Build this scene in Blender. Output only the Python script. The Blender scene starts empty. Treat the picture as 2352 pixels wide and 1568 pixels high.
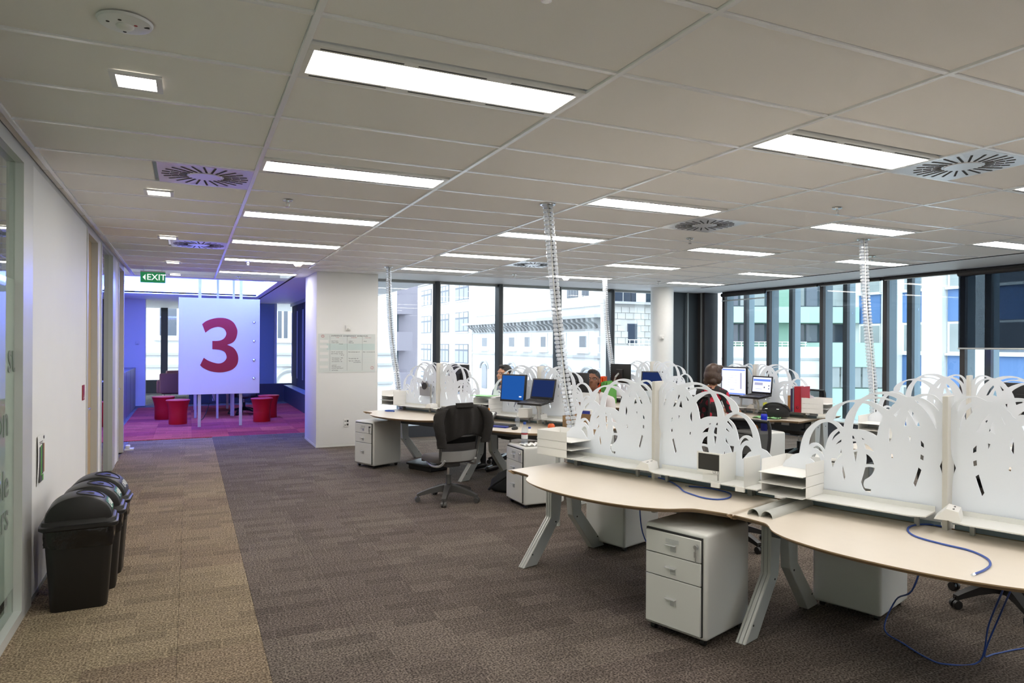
import bpy, bmesh, math, random
from mathutils import Vector, Matrix, Euler
random.seed(7)
R = math.radians
SC = bpy.context.scene
COL = SC.collection

# ------------------------------------------------------------------ camera
CAM_H = 1.618
cam_d = bpy.data.cameras.new('camera')
cam_d.sensor_fit = 'HORIZONTAL'; cam_d.sensor_width = 36.0
cam_d.lens = 36.0 * 1595.13 / 2352.0
cam_d.shift_y = (791.98 - 784.0) / 2352.0
cam_d.clip_start = 0.05; cam_d.clip_end = 500
cam = bpy.data.objects.new('camera', cam_d); COL.objects.link(cam)
cam.location = (0, 0, CAM_H)
cam.matrix_world = (Matrix.Translation((0, 0, CAM_H)) @ Matrix.Rotation(-R(24.94), 4, 'Z')
                    @ Matrix.Rotation(R(90), 4, 'X') @ Matrix.Rotation(R(0.296), 4, 'Z'))
SC.camera = cam

# ------------------------------------------------------------------ world: pale overcast sky
W = bpy.data.worlds.new('overcast_sky'); SC.world = W; W.use_nodes = True
bg = W.node_tree.nodes['Background']
bg.inputs['Color'].default_value = (0.80, 0.90, 1.0, 1)
bg.inputs['Strength'].default_value = 3.4

# ------------------------------------------------------------------ exposure
SC.view_settings.view_transform = 'Standard'
SC.view_settings.look = 'None'
SC.view_settings.exposure = 0.72
SC.view_settings.gamma = 1.0
SC.view_settings.use_curve_mapping = False
LIGHT_L = 13.0          # radiance of the ceiling light diffusers
try:
    SC.cycles.max_bounces = 8; SC.cycles.diffuse_bounces = 5; SC.cycles.glossy_bounces = 3
    SC.cycles.transparent_max_bounces = 16; SC.cycles.transmission_bounces = 4
    SC.cycles.caustics_reflective = False; SC.cycles.caustics_refractive = False
    SC.cycles.sample_clamp_indirect = 6.0
    SC.cycles.use_denoising = True
except Exception:
    pass

# ------------------------------------------------------------------ materials
MT = {}
def srgb(r, g, b):
    f = lambda c: (c / 255.0) / 12.92 if c / 255.0 <= 0.04045 else ((c / 255.0 + 0.055) / 1.055) ** 2.4
    return (f(r), f(g), f(b), 1.0)
def mat(name, col, rough=0.5, metal=0.0, spec=0.5, noise=0.0, scale=40.0, bump=0.0, emit=None, es=1.0, coat=0.0, alpha=1.0):
    m = bpy.data.materials.new(name); m.use_nodes = True
    nt = m.node_tree; b = nt.nodes['Principled BSDF']
    if len(col) == 3: col = (*col, 1.0)
    b.inputs['Base Color'].default_value = col
    b.inputs['Roughness'].default_value = rough
    b.inputs['Metallic'].default_value = metal
    b.inputs['Specular IOR Level'].default_value = spec
    b.inputs['Coat Weight'].default_value = coat
    if alpha < 1: b.inputs['Alpha'].default_value = alpha
    if emit is not None:
        b.inputs['Emission Color'].default_value = (*emit[:3], 1)
        b.inputs['Emission Strength'].default_value = es
    if noise > 0 or bump > 0:
        tc = nt.nodes.new('ShaderNodeTexCoord')
        n = nt.nodes.new('ShaderNodeTexNoise'); n.inputs['Scale'].default_value = scale; n.inputs['Detail'].default_value = 3
        nt.links.new(tc.outputs['Object'], n.inputs['Vector'])
        if noise > 0:
            mx = nt.nodes.new('ShaderNodeMix'); mx.data_type = 'RGBA'; mx.blend_type = 'MULTIPLY'
            mr = nt.nodes.new('ShaderNodeMapRange')
            mr.inputs['To Min'].default_value = 1 - noise; mr.inputs['To Max'].default_value = 1 + noise
            nt.links.new(n.outputs['Fac'], mr.inputs['Value'])
            mx.inputs['Factor'].default_value = 1
            mx.inputs['A'].default_value = col
            nt.links.new(mr.outputs['Result'], mx.inputs['B'])
            nt.links.new(mx.outputs['Result'], b.inputs['Base Color'])
        if bump > 0:
            bp = nt.nodes.new('ShaderNodeBump'); bp.inputs['Strength'].default_value = bump; bp.inputs['Distance'].default_value = 0.01
            nt.links.new(n.outputs['Fac'], bp.inputs['Height']); nt.links.new(bp.outputs['Normal'], b.inputs['Normal'])
    MT[name] = m
    return m
def emis(name, col, s):
    m = bpy.data.materials.new(name); m.use_nodes = True; nt = m.node_tree
    nt.nodes.remove(nt.nodes['Principled BSDF'])
    e = nt.nodes.new('ShaderNodeEmission'); e.inputs['Color'].default_value = (*col[:3], 1); e.inputs['Strength'].default_value = s
    nt.links.new(e.outputs[0], nt.nodes['Material Output'].inputs['Surface'])
    MT[name] = m; return m
def glassmat(name, tint=(1, 1, 1), refl=1.0, rough=0.0, base=0.0, basecol=(1, 1, 1), fac=None):
    """thin pane: transparent + fresnel mirror, optionally a share of diffuse frosting"""
    m = bpy.data.materials.new(name); m.use_nodes = True; nt = m.node_tree
    nt.nodes.remove(nt.nodes['Principled BSDF'])
    tr = nt.nodes.new('ShaderNodeBsdfTransparent'); tr.inputs['Color'].default_value = (*tint, 1)
    gl = nt.nodes.new('ShaderNodeBsdfGlossy'); gl.inputs['Roughness'].default_value = rough
    fr = nt.nodes.new('ShaderNodeFresnel'); fr.inputs['IOR'].default_value = 1.5
    mu = nt.nodes.new('ShaderNodeMath'); mu.operation = 'MULTIPLY'; mu.inputs[1].default_value = refl
    nt.links.new(fr.outputs[0], mu.inputs[0])
    ge = nt.nodes.new('ShaderNodeNewGeometry'); iv = nt.nodes.new('ShaderNodeMath'); iv.operation = 'SUBTRACT'; iv.inputs[0].default_value = 1.0
    nt.links.new(ge.outputs['Backfacing'], iv.inputs[1])
    m4 = nt.nodes.new('ShaderNodeMath'); m4.operation = 'MULTIPLY'; m4.use_clamp = True
    nt.links.new(mu.outputs[0], m4.inputs[0]); nt.links.new(iv.outputs[0], m4.inputs[1])
    mx = nt.nodes.new('ShaderNodeMixShader')
    nt.links.new(m4.outputs[0], mx.inputs['Fac'])
    first = tr
    if base > 0:
        df = nt.nodes.new('ShaderNodeBsdfDiffuse'); df.inputs['Color'].default_value = (*basecol, 1)
        tl = nt.nodes.new('ShaderNodeBsdfTranslucent'); tl.inputs['Color'].default_value = (*basecol, 1)
        m2 = nt.nodes.new('ShaderNodeMixShader'); m2.inputs['Fac'].default_value = 0.5
        nt.links.new(df.outputs[0], m2.inputs[1]); nt.links.new(tl.outputs[0], m2.inputs[2])
        m3 = nt.nodes.new('ShaderNodeMixShader'); m3.inputs['Fac'].default_value = base
        nt.links.new(tr.outputs[0], m3.inputs[1]); nt.links.new(m2.outputs[0], m3.inputs[2])
        first = m3
    nt.links.new(first.outputs[0], mx.inputs[1]); nt.links.new(gl.outputs[0], mx.inputs[2])
    nt.links.new(mx.outputs[0], nt.nodes['Material Output'].inputs['Surface'])
    MT[name] = m; return m
def screenmat(name, col, trans=0.3):
    """white acrylic sheet: mostly diffuse, lets some light through"""
    m = bpy.data.materials.new(name); m.use_nodes = True; nt = m.node_tree
    b = nt.nodes['Principled BSDF']; b.inputs['Base Color'].default_value = (*col, 1); b.inputs['Roughness'].default_value = 0.35
    tl = nt.nodes.new('ShaderNodeBsdfTranslucent'); tl.inputs['Color'].default_value = (*col, 1)
    mx = nt.nodes.new('ShaderNodeMixShader'); mx.inputs['Fac'].default_value = trans
    nt.links.new(b.outputs[0], mx.inputs[1]); nt.links.new(tl.outputs[0], mx.inputs[2])
    nt.links.new(mx.outputs[0], nt.nodes['Material Output'].inputs['Surface'])
    MT[name] = m; return m
def carpet(name, c1, c2, tilevar=0.16, hue=None):
    m = bpy.data.materials.new(name); m.use_nodes = True; nt = m.node_tree; b = nt.nodes['Principled BSDF']
    b.inputs['Roughness'].default_value = 0.95; b.inputs['Specular IOR Level'].default_value = 0.1
    N = nt.nodes.new; L = nt.links.new
    tc = N('ShaderNodeTexCoord'); oi = N('ShaderNodeObjectInfo')
    n1 = N('ShaderNodeTexNoise'); n1.inputs['Scale'].default_value = 95; n1.inputs['Detail'].default_value = 2
    L(tc.outputs['Object'], n1.inputs['Vector'])
    n2 = N('ShaderNodeTexNoise'); n2.inputs['Scale'].default_value = 5.5; n2.inputs['Detail'].default_value = 2
    geo = N('ShaderNodeNewGeometry'); L(geo.outputs['Position'], n2.inputs['Vector'])
    # woven rectangular patches with pale outlines inside the tiles
    bk = N('ShaderNodeTexBrick'); bk.offset = 0.37; bk.squash = 1.35; bk.squash_frequency = 3
    bk.inputs['Color1'].default_value = (0.80, 0.80, 0.80, 1); bk.inputs['Color2'].default_value = (1.12, 1.12, 1.12, 1); bk.inputs['Mortar'].default_value = (1.22, 1.22, 1.22, 1)
    bk.inputs['Scale'].default_value = 1.0; bk.inputs['Mortar Size'].default_value = 0.004; bk.inputs['Mortar Smooth'].default_value = 0.3
    bk.inputs['Brick Width'].default_value = 0.27; bk.inputs['Row Height'].default_value = 0.125
    L(geo.outputs['Position'], bk.inputs['Vector'])
    sep = N('ShaderNodeSeparateColor'); L(bk.outputs['Color'], sep.inputs['Color'])
    r1 = N('ShaderNodeValToRGB'); r1.color_ramp.elements[0].position = 0.38; r1.color_ramp.elements[1].position = 0.64
    r1.color_ramp.elements[0].color = (*c1, 1); r1.color_ramp.elements[1].color = (*c2, 1)
    L(n1.outputs['Fac'], r1.inputs['Fac'])
    def mr(inp, a, bb):
        q = N('ShaderNodeMapRange'); q.inputs['To Min'].default_value = a; q.inputs['To Max'].default_value = bb; L(inp, q.inputs['Value']); return q.outputs['Result']
    def mul(x, y):
        q = N('ShaderNodeMath'); q.operation = 'MULTIPLY'; L(x, q.inputs[0]); L(y, q.inputs[1]); return q.outputs[0]
    v = mul(mul(mr(oi.outputs['Random'], 1 - tilevar, 1 + tilevar), sep.outputs['Red']), mr(n2.outputs['Fac'], 0.95, 1.05))
    mx = N('ShaderNodeMix'); mx.data_type = 'RGBA'; mx.blend_type = 'MULTIPLY'; mx.inputs['Factor'].default_value = 1
    L(r1.outputs['Color'], mx.inputs['A']); L(v, mx.inputs['B'])
    out = mx.outputs['Result']
    if hue:
        hs = N('ShaderNodeHueSaturation'); L(mr(oi.outputs['Random'], 0.5 - hue, 0.5 + hue), hs.inputs['Hue']); L(out, hs.inputs['Color']); out = hs.outputs['Color']
    L(out, b.inputs['Base Color'])
    bp = N('ShaderNodeBump'); bp.inputs['Strength'].default_value = 0.5; bp.inputs['Distance'].default_value = 0.006
    L(n1.outputs['Fac'], bp.inputs['Height']); L(bp.outputs['Normal'], b.inputs['Normal'])
    MT[name] = m; return m

mat('wall_white', (0.84, 0.835, 0.81), 0.6, noise=0.02, scale=3)
mat('ceiling_tile', (0.90, 0.875, 0.84), 0.9, spec=0.1, noise=0.03, scale=300, bump=0.06)
mat('tee_white', (0.95, 0.95, 0.96), 0.22, spec=1.0)
mat('plaster', (0.90, 0.90, 0.90), 0.6)
mat('fixture', (0.80, 0.78, 0.74), 0.35)
mat('slot_dark', (0.03, 0.028, 0.025), 0.7)
mat('metal_white', (0.78, 0.78, 0.78), 0.35)
mat('diffuser_plate', (0.76, 0.76, 0.78), 0.28, metal=0.4)
emis('lamp_white', (1.0, 0.96, 0.91), LIGHT_L)
emis('lamp_down', (1.0, 0.94, 0.82), 10.0)
emis('lamp_blue', (0.12, 0.18, 1.0), 46.0)
emis('led_point', (0.25, 0.4, 1.0), 6.0)
mat('alu', (0.62, 0.63, 0.61), 0.4, metal=0.35)
mat('alu_dark', (0.33, 0.34, 0.33), 0.45, metal=0.3)
mat('mullion', (0.035, 0.042, 0.05), 0.45)
mat('mullion_brown', (0.035, 0.030, 0.030), 0.45)
mat('reveal', (0.20, 0.27, 0.32), 0.45)
mat('sill_dark', (0.035, 0.04, 0.05), 0.5)
mat('blind', (0.028, 0.03, 0.036), 0.9, noise=0.25, scale=600)
glassmat('window_glass', (0.965, 0.985, 0.99), 1.0)
glassmat('outer_glass', (0.95, 0.985, 0.98), 0.6)
glassmat('blind_fabric', (0.52, 0.56, 0.60), 0.0, base=0.5, basecol=(0.03, 0.033, 0.04))
glassmat('office_glass', (0.72, 0.82, 0.76), 1.6)
glassmat('frosted', (0.75, 0.84, 0.78), 1.3, rough=0.03, base=0.70, basecol=(0.62, 0.72, 0.64))
mat('frost_text', (0.16, 0.18, 0.16), 0.7)
mat('door_wood', (0.50, 0.36, 0.20), 0.5, noise=0.1, scale=8)
carpet('carpet_beige', (0.112, 0.082, 0.053), (0.36, 0.283, 0.195), 0.09, 0.006)
carpet('carpet_brown', (0.050, 0.040, 0.034), (0.21, 0.172, 0.145), 0.10, 0.006)
carpet('carpet_red', (0.30, 0.030, 0.032), (0.52, 0.105, 0.10), 0.28, 0.012)
carpet('carpet_grey', (0.10, 0.10, 0.11), (0.26, 0.25, 0.25), 0.10)
mat('desk_top', (0.70, 0.63, 0.535), 0.32, spec=0.5, noise=0.02, scale=20)
mat('desk_edge', (0.33, 0.22, 0.12), 0.5, noise=0.1, scale=60)
mat('desk_metal', (0.55, 0.56, 0.53), 0.38, metal=0.2)
mat('desk_beam', (0.10, 0.105, 0.11), 0.5)
mat('post_beige', (0.60, 0.58, 0.53), 0.4)
screenmat('screen_white', (0.90, 0.925, 0.96), 0.35)
mat('shelf_white', (0.74, 0.74, 0.71), 0.35)
mat('white_plastic', (0.80, 0.79, 0.76), 0.4)
mat('pedestal', (0.66, 0.655, 0.62), 0.38)
mat('gap_dark', (0.02, 0.02, 0.02), 0.8)
glassmat('clear_handle', (0.95, 0.96, 0.96), 1.2, base=0.62, basecol=(0.88, 0.89, 0.88))
mat('chrome', (0.72, 0.72, 0.72), 0.2, metal=1.0)
mat('steel', (0.48, 0.48, 0.47), 0.35, metal=0.7)
mat('black_plastic', (0.010, 0.0095, 0.0095), 0.42)
mat('bin_black', (0.0065, 0.0055, 0.005), 0.42)
mat('bag_plastic', (0.006, 0.005, 0.0045), 0.2, bump=0.6, scale=14)
mat('sticker_green', srgb(20, 110, 85), 0.4)
mat('sticker_blue', srgb(45, 110, 190), 0.4)
mat('sticker_navy', srgb(25, 30, 55), 0.4)
mat('print_white', (0.8, 0.8, 0.8), 0.5)
mat('chair_grey', (0.075, 0.072, 0.07), 0.45)
mat('chair_silver', (0.42, 0.42, 0.41), 0.38, metal=0.4)
glassmat('chair_mesh', (0.35, 0.35, 0.35), 0.0, base=0.62, basecol=(0.018, 0.018, 0.018))
mat('chair_fabric', (0.07, 0.062, 0.058), 0.9, noise=0.2, scale=200)
mat('jacket', (0.014, 0.0115, 0.010), 0.9, noise=0.25, scale=120, bump=0.3)
mat('black_fabric', (0.014, 0.014, 0.015), 0.85, noise=0.2, scale=80)
emis('screen_blue', (0.010, 0.060, 0.235), 1.0)
emis('screen_navy', (0.010, 0.020, 0.075), 0.9)
emis('screen_lav', (0.62, 0.66, 0.95), 1.0)
emis('screen_white_px', (0.85, 0.87, 1.0), 1.0)
emis('screen_bar', (0.12, 0.2, 0.62), 1.0)
emis('screen_grey', (0.3, 0.3, 0.42), 1.0)
mat('screen_off', (0.012, 0.012, 0.014), 0.15)
mat('cable_blue', (0.035, 0.085, 0.36), 0.4)
mat('cable_dark', (0.02, 0.02, 0.022), 0.5)
mat('cable_white', (0.7, 0.7, 0.68), 0.5)
glassmat('umbilical', (0.92, 0.94, 0.96), 1.5, rough=0.1, base=0.50, basecol=(0.92, 0.94, 0.97))
mat('cardboard', (0.30, 0.185, 0.09), 0.8, noise=0.08, scale=10)
mat('paper', (0.80, 0.79, 0.76), 0.7)
mat('red_binder', srgb(165, 25, 42), 0.5)
mat('blue_box', srgb(30, 45, 130), 0.5)
mat('green_paper', srgb(150, 205, 145), 0.7)
mat('orange_note', srgb(240, 150, 40), 0.7)
mat('orange_folder', srgb(240, 95, 30), 0.6)
mat('green_folder', srgb(95, 165, 75), 0.6)
mat('yellow_folder', srgb(205, 205, 70), 0.6)
mat('brown_book', srgb(165, 115, 65), 0.6)
mat('purple_book', srgb(60, 40, 80), 0.6)
mat('blue_grey_book', srgb(120, 130, 150), 0.6)
mat('orange_fruit', srgb(245, 150, 25), 0.55, bump=0.2, scale=200)
mat('apple_skin', srgb(215, 95, 40), 0.35, noise=0.45, scale=9)
mat('blue_bottle', srgb(20, 40, 190), 0.25)
glassmat('water_bottle', (0.90, 0.94, 0.97), 1.6, rough=0.03, base=0.10, basecol=(0.8, 0.87, 0.95))
mat('red_stool', srgb(200, 18, 30), 0.45)
mat('red_print', srgb(160, 28, 38), 0.6)
mat('sofa', srgb(120, 78, 88), 0.8)
mat('planter', (0.20, 0.20, 0.23), 0.4)
mat('leaf_dark', (0.012, 0.022, 0.014), 0.5)
mat('exit_green', srgb(15, 105, 60), 0.4, emit=(0.01, 0.14, 0.05), es=0.7)
mat('exit_white', (0.85, 0.85, 0.85), 0.4, emit=(0.8, 0.9, 0.85), es=0.6)
mat('red_sign', srgb(150, 30, 38), 0.4)
mat('ink', (0.06, 0.06, 0.07), 0.8)
mat('ink_red', srgb(190, 80, 90), 0.8)
mat('board_sheet', (0.70, 0.73, 0.70), 0.3)
mat('board_teal', (0.60, 0.70, 0.67), 0.35)
mat('sheet_glossy', (0.78, 0.80, 0.86), 0.25)
mat('skin_brown', srgb(128, 82, 58), 0.55, noise=0.08, scale=20)
mat('skin_tan', srgb(190, 140, 110), 0.55, noise=0.06, scale=20)
mat('hair_black', (0.012, 0.011, 0.011), 0.5, noise=0.3, scale=60)
mat('hair_brown', (0.055, 0.028, 0.016), 0.42, noise=0.35, scale=45)
mat('shirt_white', (0.66, 0.62, 0.62), 0.85, noise=0.06, scale=14)
mat('shirt_blue', (0.20, 0.22, 0.28), 0.85)
mat('trousers', (0.02, 0.02, 0.024), 0.9)
mat('concrete_ext', (0.62, 0.61, 0.58), 0.85, noise=0.08, scale=1)

# ------------------------------------------------------------------ mesh helpers
class MB:
    """collects shapes into one mesh"""
    def __init__(self): self.bm = bmesh.new(); self.mats = []; self.cur = 0
    def m(self, name):
        if name not in self.mats: self.mats.append(name)
        self.cur = self.mats.index(name); return self
    def _tag(self, faces):
        for f in faces: f.material_index = self.cur
    def box(self, c, s, rz=0.0, bev=0.0, seg=2, M=None):
        x, y, z = s[0] / 2, s[1] / 2, s[2] / 2
        mt = Matrix.Translation(c) @ Matrix.Rotation(rz, 4, 'Z')
        if M is not None: mt = M @ mt
        b2 = bmesh.new()
        vs = [b2.verts.new((i * x, j * y, k * z)) for i in (-1, 1) for j in (-1, 1) for k in (-1, 1)]
        for f in ((0, 1, 3, 2), (4, 6, 7, 5), (0, 4, 5, 1), (2, 3, 7, 6), (0, 2, 6, 4), (1, 5, 7, 3)):
            b2.faces.new([vs[i] for i in f])
        if bev > 0:
            bmesh.ops.bevel(b2, geom=list(b2.edges), offset=min(bev, x * .98, y * .98, z * .98), segments=seg, affect='EDGES', profile=0.5)
        b2.transform(mt); return self._merge(b2)
    def _merge(self, b2):
        mp = {}
        for v in b2.verts: mp[v] = self.bm.verts.new(v.co)
        for f in b2.faces:
            try:
                g = self.bm.faces.new([mp[v] for v in f.verts]); g.material_index = self.cur
            except ValueError: pass
        b2.free(); return self
    def prism(self, pts, z0, z1, M=None, side=None):
        """polygon (xy) extruded in z; side: material for the side faces"""
        b2 = bmesh.new()
        lo = [b2.verts.new((p[0], p[1], z0)) for p in pts]; hi = [b2.verts.new((p[0], p[1], z1)) for p in pts]
        b2.faces.new(list(reversed(lo))); b2.faces.new(hi)
        n = len(pts); sf = []
        for i in range(n): sf.append(b2.faces.new((lo[i], lo[(i + 1) % n], hi[(i + 1) % n], hi[i])))
        bmesh.ops.recalc_face_normals(b2, faces=list(b2.faces))
        if M is not None: b2.transform(M)
        c0 = self.cur
        mp = {v: self.bm.verts.new(v.co) for v in b2.verts}
        if side: self.m(side)
        cs = self.cur
        sset = set(sf)
        for f in b2.faces:
            g = self.bm.faces.new([mp[v] for v in f.verts]); g.material_index = cs if f in sset else c0
        self.cur = c0
        b2.free(); return self
    def tube(self, path, r, seg=8, caps=True, M=None):
        pts = [Vector(p) for p in path]; n = len(pts)
        rr = r if isinstance(r, (list, tuple)) else [r] * n
        rings = []; up = Vector((0, 0, 1)); prev = None
        for i, p in enumerate(pts):
            t = (pts[min(i + 1, n - 1)] - pts[max(i - 1, 0)])
            if t.length < 1e-9: t = Vector((0, 0, 1))
            t.normalize()
            if prev is None:
                a = up.cross(t)
                if a.length < 1e-3: a = Vector((1, 0, 0)).cross(t)
                a.normalize()
            else:
                a = prev - t * prev.dot(t)
                if a.length < 1e-6: a = up.cross(t)
                a.normalize()
            prev = a; b = t.cross(a)
            ring = []
            for k in range(seg):
                an = 2 * math.pi * k / seg
                q = p + (a * math.cos(an) + b * math.sin(an)) * rr[i]
                if M is not None: q = M @ q
                ring.append(self.bm.verts.new(q))
            rings.append(ring)
        for i in range(n - 1):
            for k in range(seg):
                f = self.bm.faces.new((rings[i][k], rings[i][(k + 1) % seg], rings[i + 1][(k + 1) % seg], rings[i + 1][k])); f.material_index = self.cur
        if caps:
            f = self.bm.faces.new(list(reversed(rings[0]))); f.material_index = self.cur
            f = self.bm.faces.new(rings[-1]); f.material_index = self.cur
        return self
    def lathe(self, prof, seg=24, M=None, caps=True, sx=1.0, sy=1.0):
        rings = []
        for (r, z) in prof:
            ring = []
            for k in range(seg):
                an = 2 * math.pi * k / seg
                q = Vector((r * math.cos(an) * sx, r * math.sin(an) * sy, z))
                if M is not None: q = M @ q
                ring.append(self.bm.verts.new(q))
            rings.append(ring)
        for i in range(len(rings) - 1):
            for k in range(seg):
                f = self.bm.faces.new((rings[i][k], rings[i][(k + 1) % seg], rings[i + 1][(k + 1) % seg], rings[i + 1][k])); f.material_index = self.cur
        if caps:
            if prof[0][0] > 1e-6: f = self.bm.faces.new(list(reversed(rings[0]))); f.material_index = self.cur
            if prof[-1][0] > 1e-6: f = self.bm.faces.new(rings[-1]); f.material_index = self.cur
        return self
    def loft(self, rings, caps=True, closed=True):
        vr = [[self.bm.verts.new(p) for p in ring] for ring in rings]
        for i in range(len(vr) - 1):
            n = len(vr[i]); 
            for k in range(n if closed else n - 1):
                f = self.bm.faces.new((vr[i][k], vr[i][(k + 1) % n], vr[i + 1][(k + 1) % n], vr[i + 1][k])); f.material_index = self.cur
        if caps:
            f = self.bm.faces.new(list(reversed(vr[0]))); f.material_index = self.cur
            f = self.bm.faces.new(vr[-1]); f.material_index = self.cur
        return self
    def ball(self, c, r, seg=16, M=None):
        rx, ry, rz = r if isinstance(r, (tuple, list)) else (r, r, r)
        b2 = bmesh.new(); bmesh.ops.create_uvsphere(b2, u_segments=seg, v_segments=max(6, seg * 2 // 3), radius=1)
        mt = Matrix.Translation(c) @ Matrix.Diagonal((rx, ry, rz, 1))
        if M is not None: mt = M @ mt
        b2.transform(mt); return self._merge(b2)
    def quad(self, pts):
        f = self.bm.faces.new([self.bm.verts.new(p) for p in pts]); f.material_index = self.cur; return self
    def build(self, name, mt=None, parent=None, loc=None, rz=0.0, smooth=None, weld=True):
        bm = self.bm
        if weld: bmesh.ops.remove_doubles(bm, verts=list(bm.verts), dist=1e-6)
        bad = [f for f in bm.faces if f.calc_area() < 1e-14]
        if bad: bmesh.ops.delete(bm, geom=bad, context='FACES')
        bmesh.ops.recalc_face_normals(bm, faces=list(bm.faces))
        me = bpy.data.meshes.new(name); bm.to_mesh(me); bm.free()
        if mt: me.materials.append(MT[mt])
        else:
            for k in self.mats: me.materials.append(MT[k])
        if smooth:
            me.shade_smooth(); me.set_sharp_from_angle(angle=R(smooth))
        return link(name, me, parent, loc, rz)
def link(name, me, parent=None, loc=None, rz=0.0):
    o = bpy.data.objects.new(name, me); COL.objects.link(o)
    if loc is not None: o.location = loc
    if rz: o.rotation_euler = (0, 0, rz)
    if parent is not None: o.parent = parent
    return o
def empty(name, loc=(0, 0, 0), rz=0.0):
    o = bpy.data.objects.new(name, None); COL.objects.link(o); o.empty_display_size = 0.05
    o.location = loc; o.rotation_euler = (0, 0, rz); return o
def tag(o, label=None, cat=None, group=None, kind=None):
    if label: o['label'] = label
    if cat: o['category'] = cat
    if group: o['group'] = group
    if kind: o['kind'] = kind
    return o
def copy_tree(o, parent=None):
    c = o.copy(); COL.objects.link(c); c.parent = parent
    for ch in list(o.children): copy_tree(ch, c)
    return c
def struct(o): o['kind'] = 'structure'; return o
def bx(name, mt, c, s, parent=None, rz=0.0, bev=0.0, seg=2, smooth=None):
    mb = MB(); mb.m(mt).box((0, 0, 0), s, 0, bev, seg)
    return mb.build(name, None, parent, c, rz, smooth if smooth else (40 if bev else None))
ORD = ['first', 'second', 'third', 'fourth', 'fifth', 'sixth', 'seventh', 'eighth', 'ninth', 'tenth', 'eleventh', 'twelfth']
def catmull(pts, sub=4, closed=True):
    """points (x, y, corner) -> smooth polyline that keeps the marked corners sharp"""
    n = len(pts); out = []
    rng = range(n) if closed else range(n - 1)
    for i in rng:
        p1, p2 = pts[i], pts[(i + 1) % n]
        p0 = pts[(i - 1) % n] if (closed or i > 0) else p1
        p3 = pts[(i + 2) % n] if (closed or i < n - 2) else p2
        if p1[2]: p0 = p1
        if p2[2]: p3 = p2
        for k in range(sub):
            t = k / sub
            q = []
            for d in (0, 1):
                a, b, c, e = p0[d], p1[d], p2[d], p3[d]
                q.append(0.5 * (2 * b + (c - a) * t + (2 * a - 5 * b + 4 * c - e) * t * t + (3 * b - a - 3 * c + e) * t ** 3))
            out.append(tuple(q))
    if not closed: out.append((pts[-1][0], pts[-1][1]))
    return out
def sheet_mesh(name, loops, thick, M=None, mt='screen_white'):
    """flat sheet with holes (2-D filled curve) turned to a mesh; lies in xy, thickness along z"""
    cu = bpy.data.curves.new(name, 'CURVE'); cu.dimensions = '2D'; cu.fill_mode = 'BOTH'; cu.extrude = thick / 2
    for lp in loops:
        sp = cu.splines.new('POLY'); sp.points.add(len(lp) - 1)
        for i, p in enumerate(lp): sp.points[i].co = (p[0], p[1], 0, 1)
        sp.use_cyclic_u = True
    ob = bpy.data.objects.new('tmp', cu); COL.objects.link(ob)
    dg = bpy.context.evaluated_depsgraph_get()
    me = bpy.data.meshes.new_from_object(ob.evaluated_get(dg)); me.name = name
    bpy.data.objects.remove(ob); bpy.data.curves.remove(cu)
    if M is not None: me.transform(M)
    me.materials.clear(); me.materials.append(MT[mt])
    return me
def text_mesh(txt, size, mt, thick=0.0004, M=None, align='CENTER', bold=0.0, shear=0.0, sx=1.0):
    cu = bpy.data.curves.new('lettering', 'FONT'); cu.body = txt; cu.size = size; cu.extrude = thick / 2
    cu.align_x = align; cu.align_y = 'CENTER'; cu.offset = bold; cu.resolution_u = 3; cu.shear = shear
    ob = bpy.data.objects.new('tmp', cu); COL.objects.link(ob)
    dg = bpy.context.evaluated_depsgraph_get()
    me = bpy.data.meshes.new_from_object(ob.evaluated_get(dg)); me.name = 'lettering'
    bpy.data.objects.remove(ob); bpy.data.curves.remove(cu)
    if sx != 1.0: me.transform(Matrix.Diagonal((sx, 1, 1, 1)))
    if M is not None: me.transform(M)
    me.materials.clear(); me.materials.append(MT[mt])
    return me
# frames for vertical sheets: local sheet x -> given direction, sheet y -> up
def upright(loc, face):
    """face: direction (angle, rad) the sheet's front looks to, in the xy plane; text reads correctly from there"""
    fx, fy = math.cos(face), math.sin(face)
    X = Vector((-fy, fx, 0)); Y = Vector((0, 0, 1)); Z = Vector((fx, fy, 0))
    m = Matrix((X, Y, Z)).transposed().to_4x4(); m.translation = Vector(loc); return m

# ================================================================== THE SETTING
CEIL = 2.75
XW = -0.885                      # left wall plane
XR = 10.2; YB = 11.85           # right and back window planes
TX = [0.3966 + 1.2275 * k for k in range(-1, 8)]      # main tees (along y)
Y0 = 2.450                      # cross tee row 0, pitch 0.6
YN = -3.55                      # where the added wall closes the room behind the camera
# ---- floor: carpet tiles laid as pieces near the camera, the rest one surface
floor = MB().m('carpet_grey').box((3.275, 4.15, -0.115), (15.25, 15.7, 0.2)).box((-0.6, 18.65, -0.115), (7.5, 13.3, 0.2)).build('floor'); struct(floor)
def tile_mesh(name, w, d, mt):
    return MB().m(mt).box((0, 0, -0.0075), (w - 0.001, d - 0.001, 0.015), 0, 0.0012, 1).build(name)
XB = 0.37
tb = tile_mesh('carpet_tile', 0.42, 0.5, 'carpet_beige'); tn = tile_mesh('carpet_tile', 0.5, 0.5, 'carpet_brown'); tr_ = tile_mesh('carpet_tile', 0.6, 0.6, 'carpet_red')
far_b = MB(); far_b.m('carpet_brown')
protos = {'b': tb, 'n': tn, 'r': tr_}; used = set()
def lay(kind, x, y):
    p = protos[kind]
    if kind in used: o = p.copy(); COL.objects.link(o)
    else: o = p; used.add(kind)
    o.location = (x, y, 0); o.parent = floor
    o.matrix_parent_inverse = Matrix.Identity(4)
y = 1.75
while y < 13.1:
    for i in range(3): lay('b', XB - 0.21 - 0.42 * i, y)
    y += 0.5
y = 2.25; cnt = 0
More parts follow.
